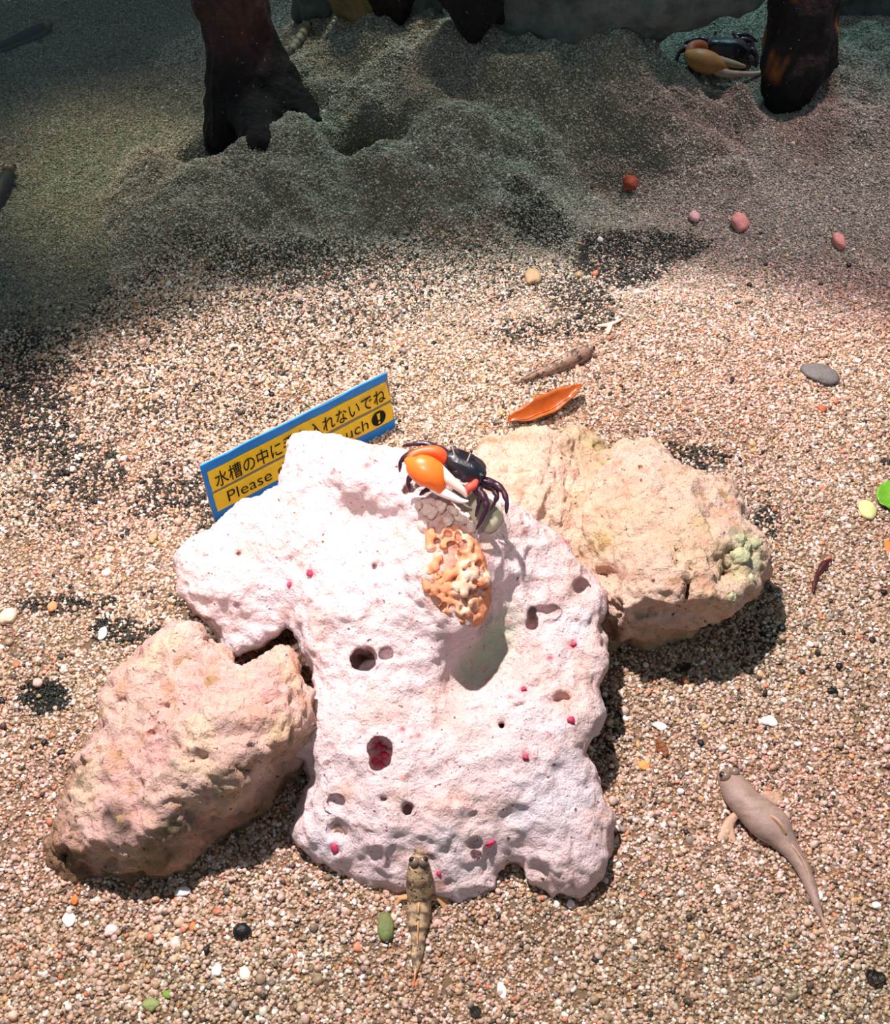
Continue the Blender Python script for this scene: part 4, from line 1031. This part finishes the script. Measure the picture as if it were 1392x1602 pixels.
leaf('olive brown leaf scrap on the sand above the right mudskipper', [on(1327, 1122), on(1337, 1127), on(1346, 1127)], .0026, pbr('olive_leaf', lin(112, 94, 60), .5, .3), .3, .0015, vein=False)
leaf('dark flat leaf piece in the shadow of the tan rock', [on(1054, 1052), on(1070, 1046), on(1082, 1043)], .003, dkl, .2, .0015, vein=False)
def twig(label, pts, r, mat, name='twig', lift=.0015):
    P = np.array([on(u, v, lift) for u, v in pts])
    V, F, _, _ = loft(P, r, (0, 0, 1), 10, 20); V = V+.0003*np.stack([vnoise(V/.002, 900+k) for k in range(3)], 1)
    return tag(mesh_obj(name, V, F, mat), label, 'twig')
twig('short dark red curved twig right of the tan rock', [(1297, 879), (1288, 886), (1280, 897), (1274, 912), (1271, 928)], [.0014, .0024, .0017, .0013, .0010], pbr('red_twig', lin(74, 24, 24), .35, .5, var=.4, vscale=300))
P = [on(u, v, .0018) for u, v in ((935, 513), (953, 511), (971, 503))]; P2 = [on(u, v, .0018) for u, v in ((955, 511), (952, 518), (950, 524))]
tag(mesh_obj('coral_fragment', *join(loft(P, [.0010, .0016, .0009], (0, 0, 1), 8, 10)[:2], loft(P2, [.0014, .0020, .0014], (0, 0, 1), 8, 8)[:2]), pbr('white_bit', lin(236, 200, 170), .7, .3, var=.15)), 'pale branching coral fragment on sand above the small mudskipper', 'coral')

# ------------------------------------------------------------------ pebbles, shells and seeds
def pebble(name, cat, label, u, v, ru, rv, colr, seed, flat=.6, amp=.25, rough=.6, rot=0.0, expo=None, group=None):
    p = on(u, v); s = pxm(p); el = max(.5, math.sin(math.atan2(CAM[2], np.linalg.norm(p[:2]-CAM[:2]))))
    sx, sy = ru*s, rv*s/el; sz = min(sx, sy)*flat
    m = pbr('pebble_skin', colr, rough, .35, var=.22, vscale=350, bumps=(('noise', 500, .0006),))
    V, F = blob(p+np.array([0, 0, sz*.55]), (sx, sy, sz), rotm(0, 0, rot), 3, amp, .9, seed, expo)
    return tag(mesh_obj(name, V, F, m), label, cat, group)
PK = lin(226, 150, 140); WH = lin(242, 234, 228); BK = lin(22, 18, 18); TN = lin(176, 142, 108); GN = lin(108, 114, 66); OR = lin(224, 118, 54)
ITEMS = [
 ('pebble', 'pebble', 'pink oval pebble, largest pebble on the dim right sand', 1155, 352, 13, 11, PK, .8),
 ('pebble', 'pebble', 'pink knobbly pebble near the right edge', 1310, 380, 10, 12, PK, .9),
 ('pebble', 'pebble', 'pale pink pebble left of the pink oval pebble', 1086, 341, 8, 7, lin(226, 172, 176), .8),
 ('pebble', 'pebble', 'orange red pebble in the teal hollow', 985, 291, 12, 9, lin(170, 78, 54), .8),
 ('pebble', 'pebble', 'rough tan pebble beside the black grit patch', 834, 438, 12, 11, TN, .8),
 ('pebble', 'pebble', 'small round tan pebble in the black grit patch', 905, 432, 6, 5, TN, .8),
 ('pebble', 'pebble', 'white oval pebble in the black grit patch', 938, 377, 5, 4, WH, .8),
 ('stone', 'stone', 'flat dark grey stone on the right sand', 1280, 588, 28, 13, lin(104, 98, 94), .45),
 ('pebble', 'pebble', 'moss green oblong pebble left of the climbing mudskipper', 603, 1451, 14, 22, GN, .55),
 ('pebble', 'pebble', 'olive green pebble near the lower left corner', 237, 1572, 13, 10, lin(150, 156, 96), .6),
 ('pebble', 'pebble', 'small bright green pebble right of the olive pebble', 262, 1557, 8, 6, lin(122, 152, 60), .6),
 ('stone', 'stone', 'glossy black stone on sand below the pink rock', 378, 1457, 15, 11, BK, .7),
 ('pebble', 'pebble', 'white shell pebble by the lower left sand', 108, 1439, 9, 10, WH, .5),
 ('pebble', 'pebble', 'white angular pebble right of the pink rock base', 286, 1396, 13, 8, WH, .6),
 ('pebble', 'pebble', 'pale pink flat pebble in the lower left sand', 174, 1457, 10, 9, lin(234, 204, 196), .6),
 ('pebble', 'pebble', 'pink rounded pebble below the white angular pebble', 275, 1477, 9, 9, lin(236, 198, 186), .6),
 ('pebble', 'pebble', 'white pebble left of a white pair at bottom', 339, 1518, 7, 9, WH, .6),
 ('pebble', 'pebble', 'cream pebble among the bottom left gravel', 382, 1524, 9, 10, lin(236, 226, 200), .6),
 ('pebble', 'pebble', 'orange chip at the lower left foot of the pink rock', 117, 1409, 7, 7, OR, .6),
 ('pebble', 'pebble', 'orange chip left of the glossy black stone', 302, 1450, 5, 7, OR, .6),
 ('pebble', 'pebble', 'cream round pebble at the left edge beside dark moss', 16, 968, 14, 12, lin(232, 206, 180), .8),
 ('pebble', 'pebble', 'orange pebble on the dark mossy sand at left', 82, 951, 7, 8, lin(226, 150, 104), .8),
 ('pebble', 'pebble', 'tan round pebble left of the white rock', 240, 843, 8, 8, TN, .8),
 ('pebble', 'pebble', 'pale pebble on the sand above the pink rock', 168, 898, 8, 6, lin(230, 204, 190), .7),
 ('pebble', 'pebble', 'white pebble at the tip of black streak above pink rock', 161, 992, 7, 11, WH, .6),
 ('pebble', 'pebble', 'pinkish lump pebble in the black wet hollow', 60, 1070, 8, 7, lin(216, 176, 164), .8),
 ('shell', 'shell', 'white shell bit with dark mouth right of the white rock', 1203, 1130, 12, 8, WH, .5),
 ('shell', 'shell', 'white broken shell near the bottom right of middle', 785, 1551, 8, 12, WH, .5),
 ('shell', 'shell', 'white curved shell bit left of the brown leaf scrap', 1033, 1137, 11, 6, WH, .5),
 ('pebble', 'pebble', 'white round pebble under the right foot of white rock', 892, 1416, 7, 6, WH, .9),
 ('pebble', 'pebble', 'white oval pebble right of the mudskipper tail', 1370, 1417, 8, 5, WH, .8),
 ('pebble', 'pebble', 'yellow green pebble left of the green leaf', 1355, 800, 14, 14, lin(206, 206, 140), .5),
 ('pebble', 'pebble', 'orange pebble at the right edge below the green leaf', 1389, 857, 6, 11, OR, .7),
 ('pebble', 'pebble', 'orange brown chip below the brown leaf scrap', 1006, 1198, 10, 7, lin(220, 150, 80), .5),
 ('pebble', 'pebble', 'reddish chip on sand below the flat grey stone', 1285, 641, 7, 5, lin(176, 92, 60), .6),
 ('seed', 'seed', 'black seed right of the tan rock shadow', 1223, 984, 6, 6, BK, .8),
 ('seed', 'seed', 'black seed at the right edge below the red twig', 1382, 928, 5, 4, BK, .8),
 ('seed', 'seed', 'black seed straight below the red twig', 1319, 991, 4, 4, BK, .8),
 ('seed', 'seed', 'dark brown seed near the right edge below the twig', 1364, 1003, 6, 5, lin(52, 36, 30), .8),
 ('seed', 'seed', 'round black seed above the olive leaf scrap', 1312, 1044, 6, 5, BK, .8),
 ('seed', 'seed', 'long black seed nearest the olive leaf scrap', 1301, 1083, 9, 5, BK, .8),
 ('seed', 'seed', 'black seed right of the brown leaf scrap', 1096, 1163, 5, 5, BK, .8),
 ('seed', 'seed', 'flat dark seed right of the climbing mudskipper', 821, 1479, 10, 4, lin(40, 26, 24), .6),
 ('seed', 'seed', 'dark speck seed at the bottom below the white rock', 931, 1502, 6, 5, lin(40, 34, 34), .8),
 ('seed', 'seed', 'brown black seed in the bottom right sand', 1036, 1484, 5, 5, lin(44, 30, 26), .8),
 ('seed', 'seed', 'black round seed left of the pink rock', 70, 1163, 5, 5, BK, .9),
 ('seed', 'seed', 'black oval seed beside the round one by pink rock', 53, 1169, 6, 4, BK, .8),
 ('seed', 'seed', 'dark double seed touching the pink rock side', 97, 1179, 7, 5, lin(36, 26, 24), .8),
 ('seed', 'seed', 'black seed at the left edge beside the wet hollow', 3, 1097, 5, 6, BK, .8),
 ('seed', 'seed', 'dark seed on sand above the black wet hollow', 97, 1028, 7, 4, lin(60, 50, 44), .7),
 ('seed', 'seed', 'black pointed seed left of the flat grey stone', 1144, 597, 4, 6, BK, .8),
 ('seed', 'seed', 'black seed on the pinkish right sand', 1172, 447, 4, 3, BK, .8),
 ('seed', 'seed', 'black seed just below the pink knobbly pebble', 1327, 416, 4, 3, BK, .8),
]
for k, (nm, cat, lab, u, v, ru, rv, c, flt) in enumerate(ITEMS):
    pebble(nm, cat, lab, u, v, ru, rv, c, 1000+k, flt, .35 if nm != 'seed' else .15, .3 if nm == 'seed' or 'glossy' in lab else .6, rot=(k*.7) % 1.2-.6 if nm != 'pebble' else 0)
